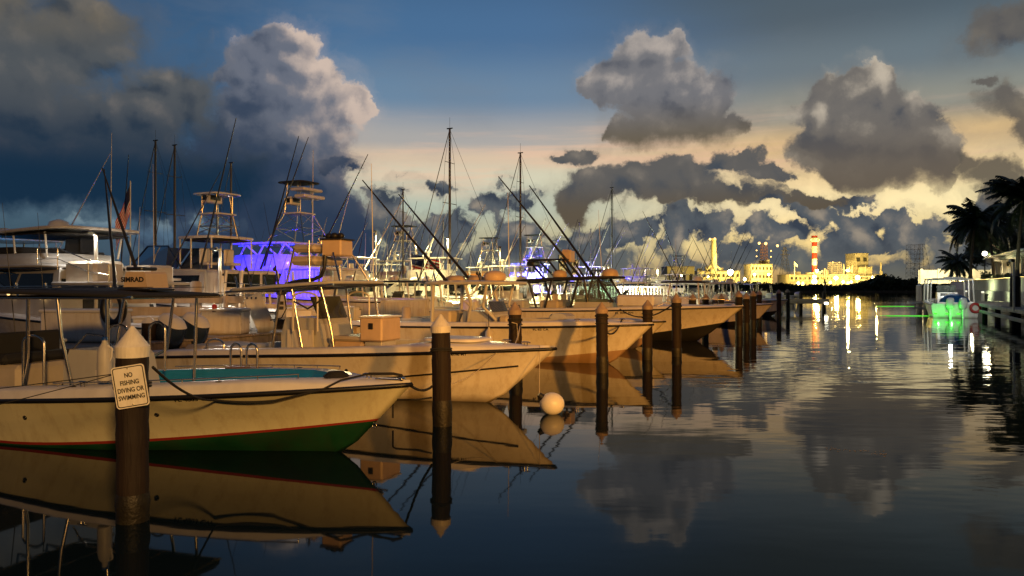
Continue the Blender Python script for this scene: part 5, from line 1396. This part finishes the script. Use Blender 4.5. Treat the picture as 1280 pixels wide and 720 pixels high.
for y0, y1, mm in bands:
    r0 = 1.9; mb = MB(); mb.lathe([(r0, Z(y0) - zb), (r0, Z(y1) - zb)], 20, smooth=False); mb.build('band', mm, o)
mb = MB(); mb.lathe([(1.9, Z(301.5) - zb), (3.0, Z(300.8) - zb), (3.0, Z(296.5) - zb), (2.2, Z(296.3) - zb), (2.2, Z(293.5) - zb)], 20, smooth=False); mb.build('gallery', st_wht, o)
mb = MB(); mb.lathe([(2.22, Z(296.4) - zb + .1), (2.22, Z(293.6) - zb), (1.9, Z(293.6) - zb)], 20, smooth=False); mb.build('top_rim', st_red, o)
for k in range(5):
    a = -PI / 2 + (k - 2) * .62; mb = MB(); mb.ball((3.2 * math.cos(a), 3.2 * math.sin(a), Z(298.8) - zb), .55, 8, 6); mb.build('beacon', lamp_r if k % 2 else lamp_o, o)
o = block('boiler_house', 'tall square tan block on the right of the power plant', 'building', 1068.5, 1085.5, 317, PY + 6, 16, ind_d, floors=3, bays=2)
block('boiler_annex', 'lower block leaning against the tall tan block', 'building', 1075, 1090.5, 334, PY + 2, 8, ind_y, floors=1, bays=3)
lattice('steel_frame', 'steel stair frame left of the tall tan block', 1064.5, 326, 345, PY, 5, 5)
lattice('steel_frame', 'pair of steel frames with a lit top in the middle of the plant', 1043.5, 328, 345, PY, 8, 7, lights=((-2, 1, .5, lamp_o), (3, 1.0, .4, lamp_o)))
lattice('light_mast', 'slim mast near the right end of the plant', 1101, 328, 345, PY, 1.2, .6)
lattice('power_pylon', 'slim lattice pylon left of the striped chimney', 981, 309, 347, PY + 40, 7, 1.6, arms=((.75, 4), (.88, 3)))
lattice('power_pylon', 'left lattice pylon over the mangroves near the palms', 1141, 306, 347, PY + 90, 8, 7.5)
lattice('power_pylon', 'right lattice pylon over the mangroves near the palms', 1152, 305, 349, PY + 90, 12, 3)
o = thing('tan_chimney', 'plain tan chimney standing on splayed legs', 'chimney', (Xp(892), PY, Z(352)))
zb = Z(352)
mb = MB(); mb.lathe([(2.4, Z(340) - zb), (2.3, Z(330) - zb), (1.75, Z(300) - zb), (2.0, Z(299.5) - zb), (2.0, Z(298) - zb)], 18); mb.build('shaft', ind_y, o)
for s in (-1, 1):
    mb = MB(); mb.tube([(s * 5.2, 0, Z(337) - zb), (0, 0, Z(329) - zb)], .8, 6); mb.build('strut', ind_y, o)
mb = MB(); mb.ball((-3.0, -1, Z(299) - zb), .9, 8, 6); mb.ball((.2, -2.4, Z(298.5) - zb), .8, 8, 6); mb.build('lamp', lamp_o, o)
block('pump_house', 'wide yellow lit building under the tan chimney', 'building', 872, 925, 339, PY + 4, 20, floors=2, bays=9, roofbits=5, seed=8)
block('control_block', 'square yellow lit block carrying a lattice tower with paired lamps', 'building', 939, 965.5, 330.5, PY, 18, floors=3, bays=6, roofbits=3, seed=2)
lattice('lamp_tower', 'lattice tower with paired lamps on the square yellow block', 955, 304, 330.5, PY + 8, 5, 3.5, gel_brown,
        lights=[(-6, .38, .5, lamp_o), (5, .36, .5, lamp_o), (-6, .66, .5, lamp_o), (5, .64, .5, lamp_o), (-4, 1.0, 1.0, lamp_o), (1, .98, 1.2, lamp_o), (10, .88, 1.0, lamp_o)])
block('storage_hall', 'yellow lit hall left of the tan chimney', 'building', 834, 868, 333.5, PY - 40, 20, floors=1, bays=4)
block('tower_block', 'slim yellow tower behind the crossing outriggers, left one', 'building', 699, 707.5, 319, 420, 8, ind_y, floors=5, bays=2)
block('tower_block', 'slim pale tower behind the crossing outriggers, right one', 'building', 715.5, 724, 326, 420, 8, ind_y, floors=4, bays=2)
block('orange_building', 'low orange lit building behind the tallest dark mast', 'building', 581, 629, 340, 225, 14, orange_b, floors=1, bays=5)
block('white_shed', 'long pale shed behind the two short white masts', 'building', 760, 832, 345, 225, 12, stucco, floors=1, bays=9)
o = thing('wind_flag', 'small flag on a pole at the left end of the plant', 'flag', (Xp(990), PY - 5, Z(345)))
mb = MB(); mb.tube([(0, 0, 0), (0, 0, Z(327) - Z(345))], .25, 6); mb.build('pole', alu_w, o)
mb = MB(); mb.add([(0, 0, 10.5), (2.6, .5, 8.2), (2.4, .3, 6.4), (0, 0, 8.2)], [(0, 1, 2, 3)]); mb.build('cloth', flag_w, o)
for a in ((913, 340.5, PY - 14, 2.2, 26000, 'brightest floodlight, right of the tan chimney'), (1018, 352, PY - 18, 1.7, 15000, 'strong low floodlight under the striped chimney'),
          (1018, 346, PY - 16, 1.2, 9000, 'floodlight just above the strong low one under the striped chimney'), (1045, 347.5, PY - 15, 1.3, 9000, 'floodlight left of the tall tan block, under the paired frames'),
          (1072, 347, PY - 15, 1.5, 12000, 'floodlight below the tall tan block'), (1092, 347.5, PY - 15, 1.6, 12000, 'rightmost strong floodlight of the plant'),
          (998, 354, PY - 14, .9, 7000, 'small floodlight at the left end of the low hall'), (1038, 353, PY - 14, .8, 5000, 'small floodlight low between two stronger lamps'),
          (1054, 352.5, PY - 14, .8, 5000, 'small low floodlight left of the block lamp'), (1064, 352.5, PY - 14, .7, 4000, 'faint low floodlight beside the block lamp'),
          (1021, 338.5, PY + 4, 1.0, 9000, 'lamp at the base of the striped chimney'), (1059, 338, PY + 0, .8, 5000, 'roof lamp between chimney and tan block'),
          (943, 343, PY - 10, .8, 9000, 'left lamp on the square yellow block'), (961, 343, PY - 10, .8, 9000, 'right lamp on the square yellow block'),
          (931, 349, PY - 12, 1.0, 5000, 'lamp between the pump house and the square block'), (852, 344, PY - 62, .7, 12000, 'lamp before the yellow hall'),
          (885, 346, PY - 12, .7, 9000, 'lamp under the tan chimney'), (905, 312, PY - 30, .01, 9000, 'x')):
    if a[5] != 'x': flood(*a)
FLOOD.append(((Xp(1018) + 14, PY - 25, 32), (1, .72, .25), 26000)); FLOOD.append(((Xp(892) + 10, PY - 16, 24), (1, .7, .18), 18000)); FLOOD.append(((Xp(1078), PY - 22, 26), (1, .7, .18), 9000))
FLOOD.append(((Xp(703, 420), 408, 14), (1, .74, .3), 5000)); FLOOD.append(((Xp(718, 420), 408, 12), (1, .74, .3), 4000))
for k in range(3): FLOOD.append(((Xp(592 + 14 * k, 225), 219, 5.5), (1, .6, .2), 900))
for k in range(4): FLOOD.append(((Xp(770 + 18 * k, 225), 219, 4.0), (1, .85, .5), 900))

# ------------------------------------------------------------------ right bank
def bank(name, t0, t1, c0, c1, z, m):
    mb = MB(); P = [fw(t0, c0), fw(t0, c1), fw(t1, c1), fw(t1, c0)]
    mb.add([(p.x, p.y, z) for p in P] + [(p.x, p.y, -1.5) for p in P], [(0, 1, 2, 3), (0, 4, 5, 1), (1, 5, 6, 2), (2, 6, 7, 3), (3, 7, 4, 0)])
    return struct(mb.build(name, m))
bank('quay_ground', 18, 130, 10.1, 60, 1.0, earth)
bank('terrace_ground', 18, 130, 10.6, 60, 2.86, earth)
wl = thing('sea_wall', 'long white garden wall with a darker footing along the right bank', 'wall', fw(74, 10)); wl.rotation_euler = (0, 0, -FA)
mb = MB(); mb.box((.2, 0, 2.32), (.35, 100, 1.06), .02); mb.build('upper_wall', stucco, wl)
mb = MB(); mb.box((.1, 0, .9), (.6, 100, 1.78), .02); mb.build('footing', conc, wl)
mb = MB(); mb.box((.12, 0, 2.9), (.6, 100.2, .1), .03); mb.build('coping', gel_white, wl)
rd_ = thing('side_dock', 'low dock with two pale edge timbers along the right bank', 'dock', fw(60, 7.6)); rd_.rotation_euler = (0, 0, -FA)
mb = MB(); y = -42
while y < 12: mb.box((.35, y + .1, .96), (2.6, .185, .05), .01); y += .2
mb.build('deck_boards', wood_grey, rd_)
for z in (.94, .5):
    mb = MB(); mb.box((-1.02, -15, z), (.14, 54, .2), .02); mb.build('edge_timber', conc, rd_)
for k in range(10):
    mb = MB(); mb.lathe([(.16, -1.5), (.16, .9)], 12, (-.75, -41 + 5.8 * k, 0)); mb.build('dock_leg', wood_pile, rd_)
fp = thing('finger_pier', 'short finger pier left of the green lit white boat', 'dock', fw(69, 4.8)); fp.rotation_euler = (0, 0, -FA)
mb = MB(); mb.box((0, 0, .95), (4.6, 1.6, .08), .01); mb.build('deck_boards', wood_grey, fp)
for z in (.85, .45):
    mb = MB(); mb.box((0, -.85, z), (4.7, .1, .16), .02); mb.build('edge_timber', stucco, fp)
for px, Y, l in ((1149, 62, 'left of two posts at the end of the finger pier'), (1158, 61, 'right of two posts at the end of the finger pier')):
    p = at(px, HZ, Y); o = thing('pier_post', l, 'post', (p.x, p.y, 0))
    mb = MB(); mb.lathe([(.24, -1.5), (.23, 2.2), (.2, 2.25)], 12); mb.build('shaft', wood_beige, o)
    mb = MB(); mb.lathe([(.26, 2.25), (.05, 2.4)], 12); mb.build('cap', cap_mat, o)
p = at(1269, HZ, 44); o = thing('dock_pile', 'thick dark post at the right edge before the white wall', 'pile', (p.x, p.y, 0))
mb = MB(); mb.lathe([(.3, -1.5), (.29, 0), (.28, 2.7), (.22, 2.8)], 14); mb.build('shaft', wood_pile, o)
p = at(1232, HZ, 60); o = thing('mooring_bollard', 'small dark bollard on the right dock', 'bollard', (p.x, p.y, .98))
mb = MB(); mb.lathe([(.16, 0), (.13, .1), (.13, .45), (.2, .5), (.18, .6), (.05, .63)], 14); mb.build('post', blackm, o)
mb = MB(); mb.lathe([(.24, 0), (.24, .04)], 14); mb.build('base', blackm, o)
# pavilion
pv = thing('pavilion', 'small lit pavilion with pale columns on the terrace under the palms', 'pavilion', fw(90, 12.3, 2.88)); pv.rotation_euler = (0, 0, -FA)
for x in (0, 4):
    for y in (-14, -9, -3.5, 2, 6, 9.5):
        mb = MB(); mb.box((x, y, 1.0), (.36, .36, 2.0), .03); mb.box((x, y, .1), (.5, .5, .2), .03); mb.box((x, y, 1.92), (.5, .5, .16), .03); mb.build('column', stucco, pv)
mb = MB(); mb.box((2, -2.3, 2.15), (5.4, 25, .3), .04); mb.build('beam', stucco, pv)
mb = MB(); mb.slab((2, -2.3, 2.45), 6.4, 26, .22, 12, 32, .25); mb.build('roof', gel_white, pv)
mb = MB(); mb.box((3.6, -2.3, 1.0), (.15, 22, 1.9)); mb.build('back_wall', gel_brown, pv)
bw = thing('boundary_wall', 'long pale lit wall beyond the small palm', 'wall', at(1206, 350, 130)); bw.rotation_euler = (0, 0, -.06)
bw.location.z = 2.7
mb = MB(); mb.box((0, 0, 1.2), (16, .3, 2.4), .02); mb.build('wall', stucco, bw)
for k in range(6): mb = MB(); mb.box((-7.5 + 3 * k, -.2, 1.25), (.5, .25, 2.7), .02); mb.build('pier', stucco, bw)
# palms
def palm(label, px, Y, ztop, rad, lean=(0, 0), nf=22, seed=1, z0=2.86):
    rr = random.Random(seed); p = at(px, HZ, Y)
    o = thing('palm_tree', label, 'palm', (p.x - lean[0], p.y - lean[1], z0))
    H = ztop - z0; mb = MB(); pts, rs = [], []
    for i in range(13):
        f = i / 12; pts.append((lean[0] * f ** 1.6, lean[1] * f ** 1.6, H * f)); rs.append(lerp(.17, .1, f ** .6) + (.1 if i == 0 else 0) + (.012 if i % 2 else 0))
    mb.tube(pts, rs, 10); mb.build('trunk', bark, o)
    top = Vector((lean[0], lean[1], H)); mb = MB()
    for k in range(nf):
        az = 2 * PI * k / nf * 2.4 + rr.uniform(-.3, .3); el0 = rr.uniform(-.55, 1.25); L = rad * rr.uniform(.85, 1.15)
        q = top.copy(); spine = [q.copy()]; n = 12
        for i in range(n):
            e = el0 - (i / n) ** 1.3 * rr.uniform(1.2, 1.5)
            q = q + Vector((math.cos(az) * math.cos(e), math.sin(az) * math.cos(e), math.sin(e))) * (L / n); spine.append(q.copy())
        mb.tube(spine, [.035 * (1 - i / 14) for i in range(n + 1)], 4)
        side = Vector((-math.sin(az), math.cos(az), 0))
        for i in range(1, n + 1):
            d = (spine[i] - spine[i - 1]).normalized()
            for s in (-1, 1):
                for h_ in (0, .33, .66):
                    b0 = spine[i - 1].lerp(spine[i], h_); ll = rad * .3 * math.sin(PI * min(.97, (i + h_) / (n + 1.2))) ** .7 * rr.uniform(.8, 1.1)
                    tip = b0 + (side * s * .8 + d * .6 - Vector((0, 0, .5 + rr.uniform(0, .35)))).normalized() * ll
                    mb.add([b0, b0 + d * (.15 * rad / 3), tip], [(0, 1, 2)])
    mb.build('crown', frond, o)
    mb = MB()
    for k in range(6): mb.ball(top + Vector((.22 * math.cos(k), .22 * math.sin(k), -.2)), .13, 8, 6)
    mb.build('coconuts', bark, o)
    return o
palm('tall palm left of the tallest one, above the small pavilion', 1219, 76, 8.7, 3.6, (.5, 0), 44, 1)
palm('palm close beside the tall one, its crown overlapping', 1233, 80, 9.3, 3.6, (-.6, .3), 40, 2)
palm('tallest palm, cut by the right edge', 1279, 62, 9.5, 3.5, (.5, 0), 46, 3)
palm('small low palm above the white boat', 1196, 92, 5.1, 2.6, (0, 0), 34, 4)
def tree(label, px, Y, zc, rx, rz, seed, n=1500, z0=2.86, leaf=.22):
    rr = random.Random(seed); p = at(px, HZ, Y); o = thing('broadleaf_tree', label, 'tree', (p.x, p.y, z0))
    mb = MB(); mb.tube([(0, 0, 0), (.1, 0, (zc - z0) * .5), (0, .1, zc - z0)], [.28, .2, .1], 8)
    cl = []
    for k in range(9):
        c = Vector((rr.uniform(-.75, .75) * rx, rr.uniform(-.7, .7) * rx, zc - z0 + rr.uniform(-.6, .6) * rz)); cl.append((c, rr.uniform(.3, .5)))
        mb.tube([(0, 0, (zc - z0) * .45), c], [.1, .03], 5)
    mb.build('trunk', bark, o); mb = MB()
    for i in range(n):
        c, k = rr.choice(cl); d = Vector((rr.gauss(0, 1), rr.gauss(0, 1), rr.gauss(0, 1))).normalized() * (rr.random() ** .5)
        q = c + Vector((d.x * rx * k, d.y * rx * k, d.z * rz * k * 1.2)); a = Vector((rr.gauss(0, 1), rr.gauss(0, 1), rr.gauss(0, 1))).normalized(); b_ = a.orthogonal().normalized(); s = leaf * rr.uniform(.6, 1.4)
        mb.add([q - a * s, q + b_ * s * .45, q + a * s, q - b_ * s * .45], [(0, 1, 2, 3)])
    mb.build('crown', leafm, o); return o
tree('dark leafy tree behind the pavilion at the right edge', 1268, 84, 7.4, 4.2, 3.0, 11, 5000)
tree('dark leafy tree left of the pavilion roof', 1246, 92, 6.8, 3.0, 2.2, 12, 3500)
hd = leafmass('hedge', [(fw(40, 11.2).x, fw(40, 11.2).y, 3.3), (fw(66, 11.2).x, fw(66, 11.2).y, 3.4), (fw(100, 11.5).x, fw(100, 11.5).y, 3.9)], .8, 1200, .16, 21, base=2.86)
tag(hd, 'low dark hedge along the top of the white garden wall', 'hedge')
# garden lamp
p = at(1231, 317, 84); gl = thing('street_lamp', 'garden lamp post with a round lit globe among the palms', 'lamp', (p.x, p.y, 2.86))
mb = MB(); mb.tube([(0, 0, 0), (0, 0, p.z - 3.0)], [.09, .05], 8); mb.lathe([(.16, 0), (.12, .4), (.06, .5)], 10); mb.build('post', blackm, gl)
mb = MB(); mb.ball((0, 0, p.z - 2.86), .26, 14, 10); mb.build('globe', lamp_w, gl)
GLOBE = (p.x, p.y - .6, p.z)
# white boat with green lights, stern towards us
wbp = at(1189, HZ, 52)
WB = thing('white_boat', 'white boat at the right bank with green stern lights, blue canopy and red life ring', 'boat', (wbp.x + 3.0 * SF, wbp.y + 3.0 * CF, 0), PI / 2 - FA + .05)
hw = Hull(7.2, 3.1, .9, 1.25, 1.0, band=.1, uf=.7, cap=.25)
hw.build(WB, gel_white, gel_white, gel_white, gel_deck, liner_w, sole=.5)
ttop(WB, -.3, 2.72, 4.2, 2.9, .1, gel_white)
posts(WB, [[(x, s * 1.35, .9), (x * .95, s * 1.3, 2.7)] for x in (-2.3, -.4, 1.6) for s in (-1, 1)], .05, alu_w)
console(WB, .4, .5, 1.3, 1.0, 1.25, gel_white, screen=.6)
mb = MB(); mb.slab((-1.0, -.2, 2.83), 1.8, 1.2, .1, 5, 24); mb.build('roof_rack', gel_white, WB)
mb = MB()
for k in range(2): mb.lathe([(.02, 0), (1, -.05)] if 0 else [(.95, 0), (.85, .22), (.6, .42), (.3, .54), (.03, .58)], 20, (-3.0, -.05, 1.1))
mb.build('blue_canopy', mat('canopy_blue', (.02, .14, .4), .6), WB)
for y in (-.42, .34): outboard(WB, -4.0, y, .65, white_p, white_p, .05)
lr = MB(); lr.tube([(0, .28 * math.cos(a), .28 * math.sin(a)) for a in [2 * PI * i / 24 for i in range(25)]], .09, 8, caps=False)
lr.M = None; lro = lr.build('life_ring', red_p, WB); lro.location = (-3.75, -1.2, .72)
for y in (1.2, .5, -.2):
    mb = MB(); mb.ball((-3.72, y, .3), (.05, .13, .05), 8, 6); mb.build('stern_light', lamp_g, WB)
WB_L = [world(WB, (-4.4, y, .35)) for y in (1.1, .3)]
WB_W = world(WB, (-1.5, 0, 2.45)); WB_S = world(WB, (-5.5, 0, 2.6))
for (x0, x1, y, lab) in ((1103, 1166, 395, 'nearer painted green glow on the water beside the white boat'), (1098, 1150, 383, 'farther painted green glow on the water beside the finger pier')):
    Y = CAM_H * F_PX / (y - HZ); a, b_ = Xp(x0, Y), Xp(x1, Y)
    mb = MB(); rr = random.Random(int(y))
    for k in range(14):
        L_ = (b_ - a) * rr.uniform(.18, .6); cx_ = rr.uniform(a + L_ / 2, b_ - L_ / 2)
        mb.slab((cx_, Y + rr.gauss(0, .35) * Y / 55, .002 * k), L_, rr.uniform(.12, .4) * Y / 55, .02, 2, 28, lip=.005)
    o = mb.build('painted_water_glow', mat('water_glow_green', (.1, .8, .2), emit=(.16, 1, .03), estr=.55)); tag(o, lab, 'light', 'green glow painted on the water')  # emissive slivers on the surface, painting the green light seen on the water
# bright white open pavilion with pale slats behind the largest open boat
p = at(790, HZ, 60); sh = thing('slatted_shed', 'bright white slatted shelter behind the raked windshield', 'shelter', (p.x, p.y, .6), -.2)
mb = MB(); mb.box((0, 0, 1.55), (6.4, 3, .12), .03); mb.build('roof', gel_white, sh)
mb = MB()
for k in range(26): mb.box((-3.0 + .24 * k, -1.35, .55), (.1, .04, 1.9), .005)
mb.build('slats', gel_white, sh)
mb = MB(); mb.box((0, 0, -.45), (6.4, 3, .3), .03); mb.build('platform', wood_grey, sh)
SHED_L = (p.x - 1, p.y - 3.2, 2.6)

# channel marker and the dark end of the slips
p = at(1031, HZ, 150); o = thing('channel_marker', 'thin dark channel marker post standing in the water before the mangroves', 'marker', (p.x, p.y, 0))
mb = MB(); mb.lathe([(.22, -2), (.2, 3.6), (.1, 3.7)], 8); mb.build('post', blackm, o)
mb = MB(); mb.box((0, -.15, 3.0), (.6, .04, .6), .01, ry=R(45)); mb.build('board', blackm, o)
p = at(972, HZ, 70); o = thing('end_pier', 'dark low pier closing the row of slips', 'dock', (p.x, p.y, 0), -FA)
mb = MB(); mb.box((0, 0, .95), (9, 1.8, .14), .02); mb.box((0, -.9, .75), (9.1, .12, .3), .02); mb.build('deck', wood_grey, o)
for k in range(5):
    mb = MB(); mb.lathe([(.16, -1.5), (.16, 1.6), (.02, 1.75)], 10, (-4 + 2 * k, .7, 0)); mb.build('pier_leg', wood_pile, o)
mb = MB(); mb.box((4.3, -.98, .65), (.3, .06, .2), .02); mb.build('lamp', lamp_w, o)

# pipework, tanks and vents in front of the plant halls
rr = random.Random(31)
pr = thing('pipe_rack', 'tangle of pipes, tanks and vents along the front of the long low plant hall', 'pipework', (Xp(1048), PY - 8, .5))
mb = MB()
for z in (5.5, 6.6, 9.0):
    mb.tube([(-34, 0, z), (-10, .3, z), (-10, .3, z + 1.5), (12, 0, z + 1.5), (12, 0, z), (33, 0, z)], .28, 5)
for k in range(26):
    x = -34 + 2.7 * k; mb.tube([(x, 0, 0), (x, 0, 9.2)], .16, 4)
mb.build('pipes', ind_d, pr)
for k in range(7):
    x = rr.uniform(-32, 32); r_ = rr.uniform(1.0, 2.2); hh = rr.uniform(3, 7)
    mb = MB(); mb.lathe([(r_, 0), (r_, hh), (r_ * .6, hh + .7), (.1, hh + .9)], 14, (x, -2.5, 0)); mb.build('tank', ind_d if k % 2 else ind_y, pr)
for k in range(12):
    x = rr.uniform(-33, 33); hh = rr.uniform(13, 19)
    mb = MB(); mb.tube([(x, 6, 8), (x, 6, hh)], rr.uniform(.2, .5), 6); mb.build('vent_pipe', ind_d, pr)
# ------------------------------------------------------------------ lights
def plight(name, loc, col, W_, rad=.15):
    l = bpy.data.lights.new(name, 'POINT'); l.color = col; l.energy = W_; l.shadow_soft_size = rad
    o = bpy.data.objects.new(name, l); COL.objects.link(o); o.location = loc
    return o
def spot(name, loc, target, col, W_, ang=70, rad=.2, blend=.5):
    l = bpy.data.lights.new(name, 'SPOT'); l.color = col; l.energy = W_; l.shadow_soft_size = rad; l.spot_size = R(ang); l.spot_blend = blend
    o = bpy.data.objects.new(name, l); COL.objects.link(o); o.location = loc
    o.rotation_euler = (Vector(target) - Vector(loc)).to_track_quat('-Z', 'Y').to_euler()
    return o
sun = bpy.data.lights.new('sun', 'SUN'); sun.energy = .05; sun.angle = R(170); sun.color = (1, .8, .55)
so = bpy.data.objects.new('sun', sun); COL.objects.link(so)
d = Vector((math.sin(R(21)), math.cos(R(21)), math.sin(R(6)))); so.rotation_euler = d.to_track_quat('Z', 'Y').to_euler()
# the quay lamp behind the camera that lights the row of hulls
QL = (5.2, -9.5, 6.6)
spot('quay_lamp_light', QL, (-2.5, 12, .6), (1, .52, .15), 12500, 74, .55, 1.0)
Q2 = (19.5, -22, 9.0); spot('quay_lamp_light', Q2, (4.6, 26, .8), (1, .40, .05), 80000, 40, 1.0, 1.0)
for qx, qy, ql_lab in ((5.8, -9.8, 'left sodium street lamp on the quay behind the viewer'), (20.1, -22.3, 'right sodium street lamp on the quay behind the viewer')):
  ql = thing('street_lamp', ql_lab, 'lamp', (qx, qy, 0))
  m = MB(); hh = 6.9 if qx < 10 else 9.3; m.tube([(0, 0, -1.5), (0, 0, hh - .1), (-.3, .2, hh + .05), (-.6, .3, hh + .05)], [.12, .08, .06, .06], 8); m.build('post', blackm, ql)
  m = MB(); m.box((-.6, .3, hh), (.5, .3, .14), .03); m.build('lamp_head', blackm, ql)
# plant floodlights
for loc, col, P in FLOOD: plight('floodlight_beam', loc, col, P, .6)
# lamp posts on the back docks that flood the boats beyond
LP = [(470, 47, 5.6, 2600, (1, .82, .36)), (560, 50, 5.4, 3000, (1, .84, .36)), (625, 47, 4.6, 1700, (1, .8, .32)), (520, 64, 6.0, 3200, (1, .84, .36)), (697, 74, 2.75, 3000, (.85, 1, .7)),
      (600, 72, 5.0, 1800, (1, .84, .36)), (760, 82, 4.5, 3500, (1, .86, .4)), (822, 92, 4.2, 3500, (1, .82, .36)), (275, 25.5, 3.4, 260, (1, .9, .72)), (120, 20.5, 3.6, 90, (1, .92, .8))]
for i, (px, Y, z, P, col) in enumerate(LP):
    p = at(px, HZ, Y)
    if px == 697:
        o = thing('dock_lamp', 'bright greenish white dock lamp between the crossing outriggers and the blue glow', 'lamp', (p.x, p.y, 0))
        m = MB(); m.tube([(0, 0, -1), (0, 0, z - .2)], .06, 6); m.build('post', alu_w, o)
        m = MB(); m.ball((0, 0, z), .28, 12, 8); m.build('globe', mat('lamp_glow_greenish', (.7, .9, .7), emit=(.75, 1, .75), estr=22), o)
        plight('dock_lamp_light', (p.x, p.y - .5, z + .4), col, P, .2)
    else:
        o = thing('dock_lamp', 'slim dock lamp post standing among the floodlit boats', 'lamp', (p.x, p.y, 0), 0, 'lamp posts on the back docks')
        m = MB(); m.tube([(0, 0, -1), (0, 0, z), (.0, -.3, z + .1)], .05, 6); m.build('post', alu_w, o)
        m = MB(); m.box((0, -.4, z + .06), (.2, .35, .1), .03); m.build('lamp_head', blackm, o)
        P *= 2.0; spot('dock_lamp_light', (p.x, p.y - .45, z - .02), (p.x, p.y - .45 + (2 if i % 2 else -1), 0), col, P, 165, .12, .3)
spot('shed_lamp_light', SHED_L, (SHED_L[0] + 1, SHED_L[1] + 4, 1), (1, .92, .6), 2500, 120, .2)
for q in BLUE_AT: spot('blue_led', q, (q.x + 1.1, q.y + 2.4, q.z - 1.0), (.001, .003, 1), 330, 120, .1)
for p_ in ((1.7, 3.0, 4.3), (-1.5, 3.0, 3.8)): q = world(SB2, p_); spot('blue_led', q, (q.x + 1.1, q.y + 2.4, q.z - .8), (.001, .003, 1), 6500, 125, .1)
p = at(-6, 345, 30); plight('cyan_led', p, (.02, .35, 1), 120, .1)
# right bank
plight('garden_lamp_light', GLOBE, (1, .85, .5), 160, .25)
for t, c, P in ((70, 7.9, 260), (82, 7.9, 260), (56, 8.2, 120)):  # pedestals and spots added to throw light on the garden wall
    q = fw(t, c); o = thing('added_pedestal', 'added low pedestal light facing the white garden wall', 'lamp', (q.x, q.y, .98), 0, 'added pedestal lights on the right dock')
    m = MB(); m.box((0, 0, .35), (.2, .2, .7), .03); m.build('post', alu_w, o)
    m = MB(); m.box((0, 0, .76), (.18, .18, .12), .03); m.build('lamp', lamp_p, o)
    spot('added_wall_light', (q.x + .15, q.y - .05, 1.75), fw(t, 10, 2.4), (.85, 1, .55), P * 1.6, 140, .1)
for t in (82, 90, 97): q = fw(t, 14.0, 4.8); spot('pavilion_light', q, q - Vector((0, 0, 1)), (1, .82, .45), 420, 165, .15)
for t in (84, 92): q = fw(t, 10.9, 3.1); spot('pavilion_light', q, fw(t, 13, 4.9), (1, .82, .45), 260, 120, .15)
p = at(1180, 335, 122); plight('wall_light', p, (1, .85, .45), 5000, .2); p = at(1215, 335, 122); plight('wall_light', p, (1, .85, .45), 5000, .2)
plight('boat_light', WB_W, (.95, 1, .95), 90, .1); q = fw(44, 6.0, 3.2); spot('added_boat_flood', q, WB_W - Vector((0, 0, 1.2)), (.95, 1, .9), 2600, 24, .1)  # the spot is an added flood, out of view, brightening the white boat
o = thing('dock_lamp', 'added unseen lamp post on the right dock turned towards the white boat', 'lamp', (q.x + .2, q.y - .2, .98))  # post added out of view to carry that flood
m = MB(); m.tube([(0, 0, 0), (0, 0, 2.5)], .05, 6); m.build('post', alu_w, o)
m = MB(); m.box((-.1, .0, 2.5), (.2, .25, .16), .03); m.build('lamp_head', blackm, o)
for q in WB_L: plight('green_stern_light', q, (.03, 1, .03), 20, .05)
cam = bpy.data.cameras.new('Camera'); co = bpy.data.objects.new('Camera', cam); COL.objects.link(co)
co.location = (0, 0, CAM_H); co.rotation_euler = (R(90), 0, 0)
cam.sensor_width = 36; cam.lens = 36 * F_PX / 1280; cam.shift_y = 2 / 1280 * -1
cam.clip_start = .05; cam.clip_end = 20000
SC.camera = co
SC.view_settings.view_transform = 'Standard'; SC.view_settings.look = 'None'
SC.view_settings.exposure = 0; SC.view_settings.gamma = 1; SC.view_settings.use_curve_mapping = False
SC.cycles.max_bounces = 8; SC.cycles.glossy_bounces = 4; SC.cycles.diffuse_bounces = 3
SC.cycles.sample_clamp_indirect = 4; SC.cycles.caustics_reflective = False
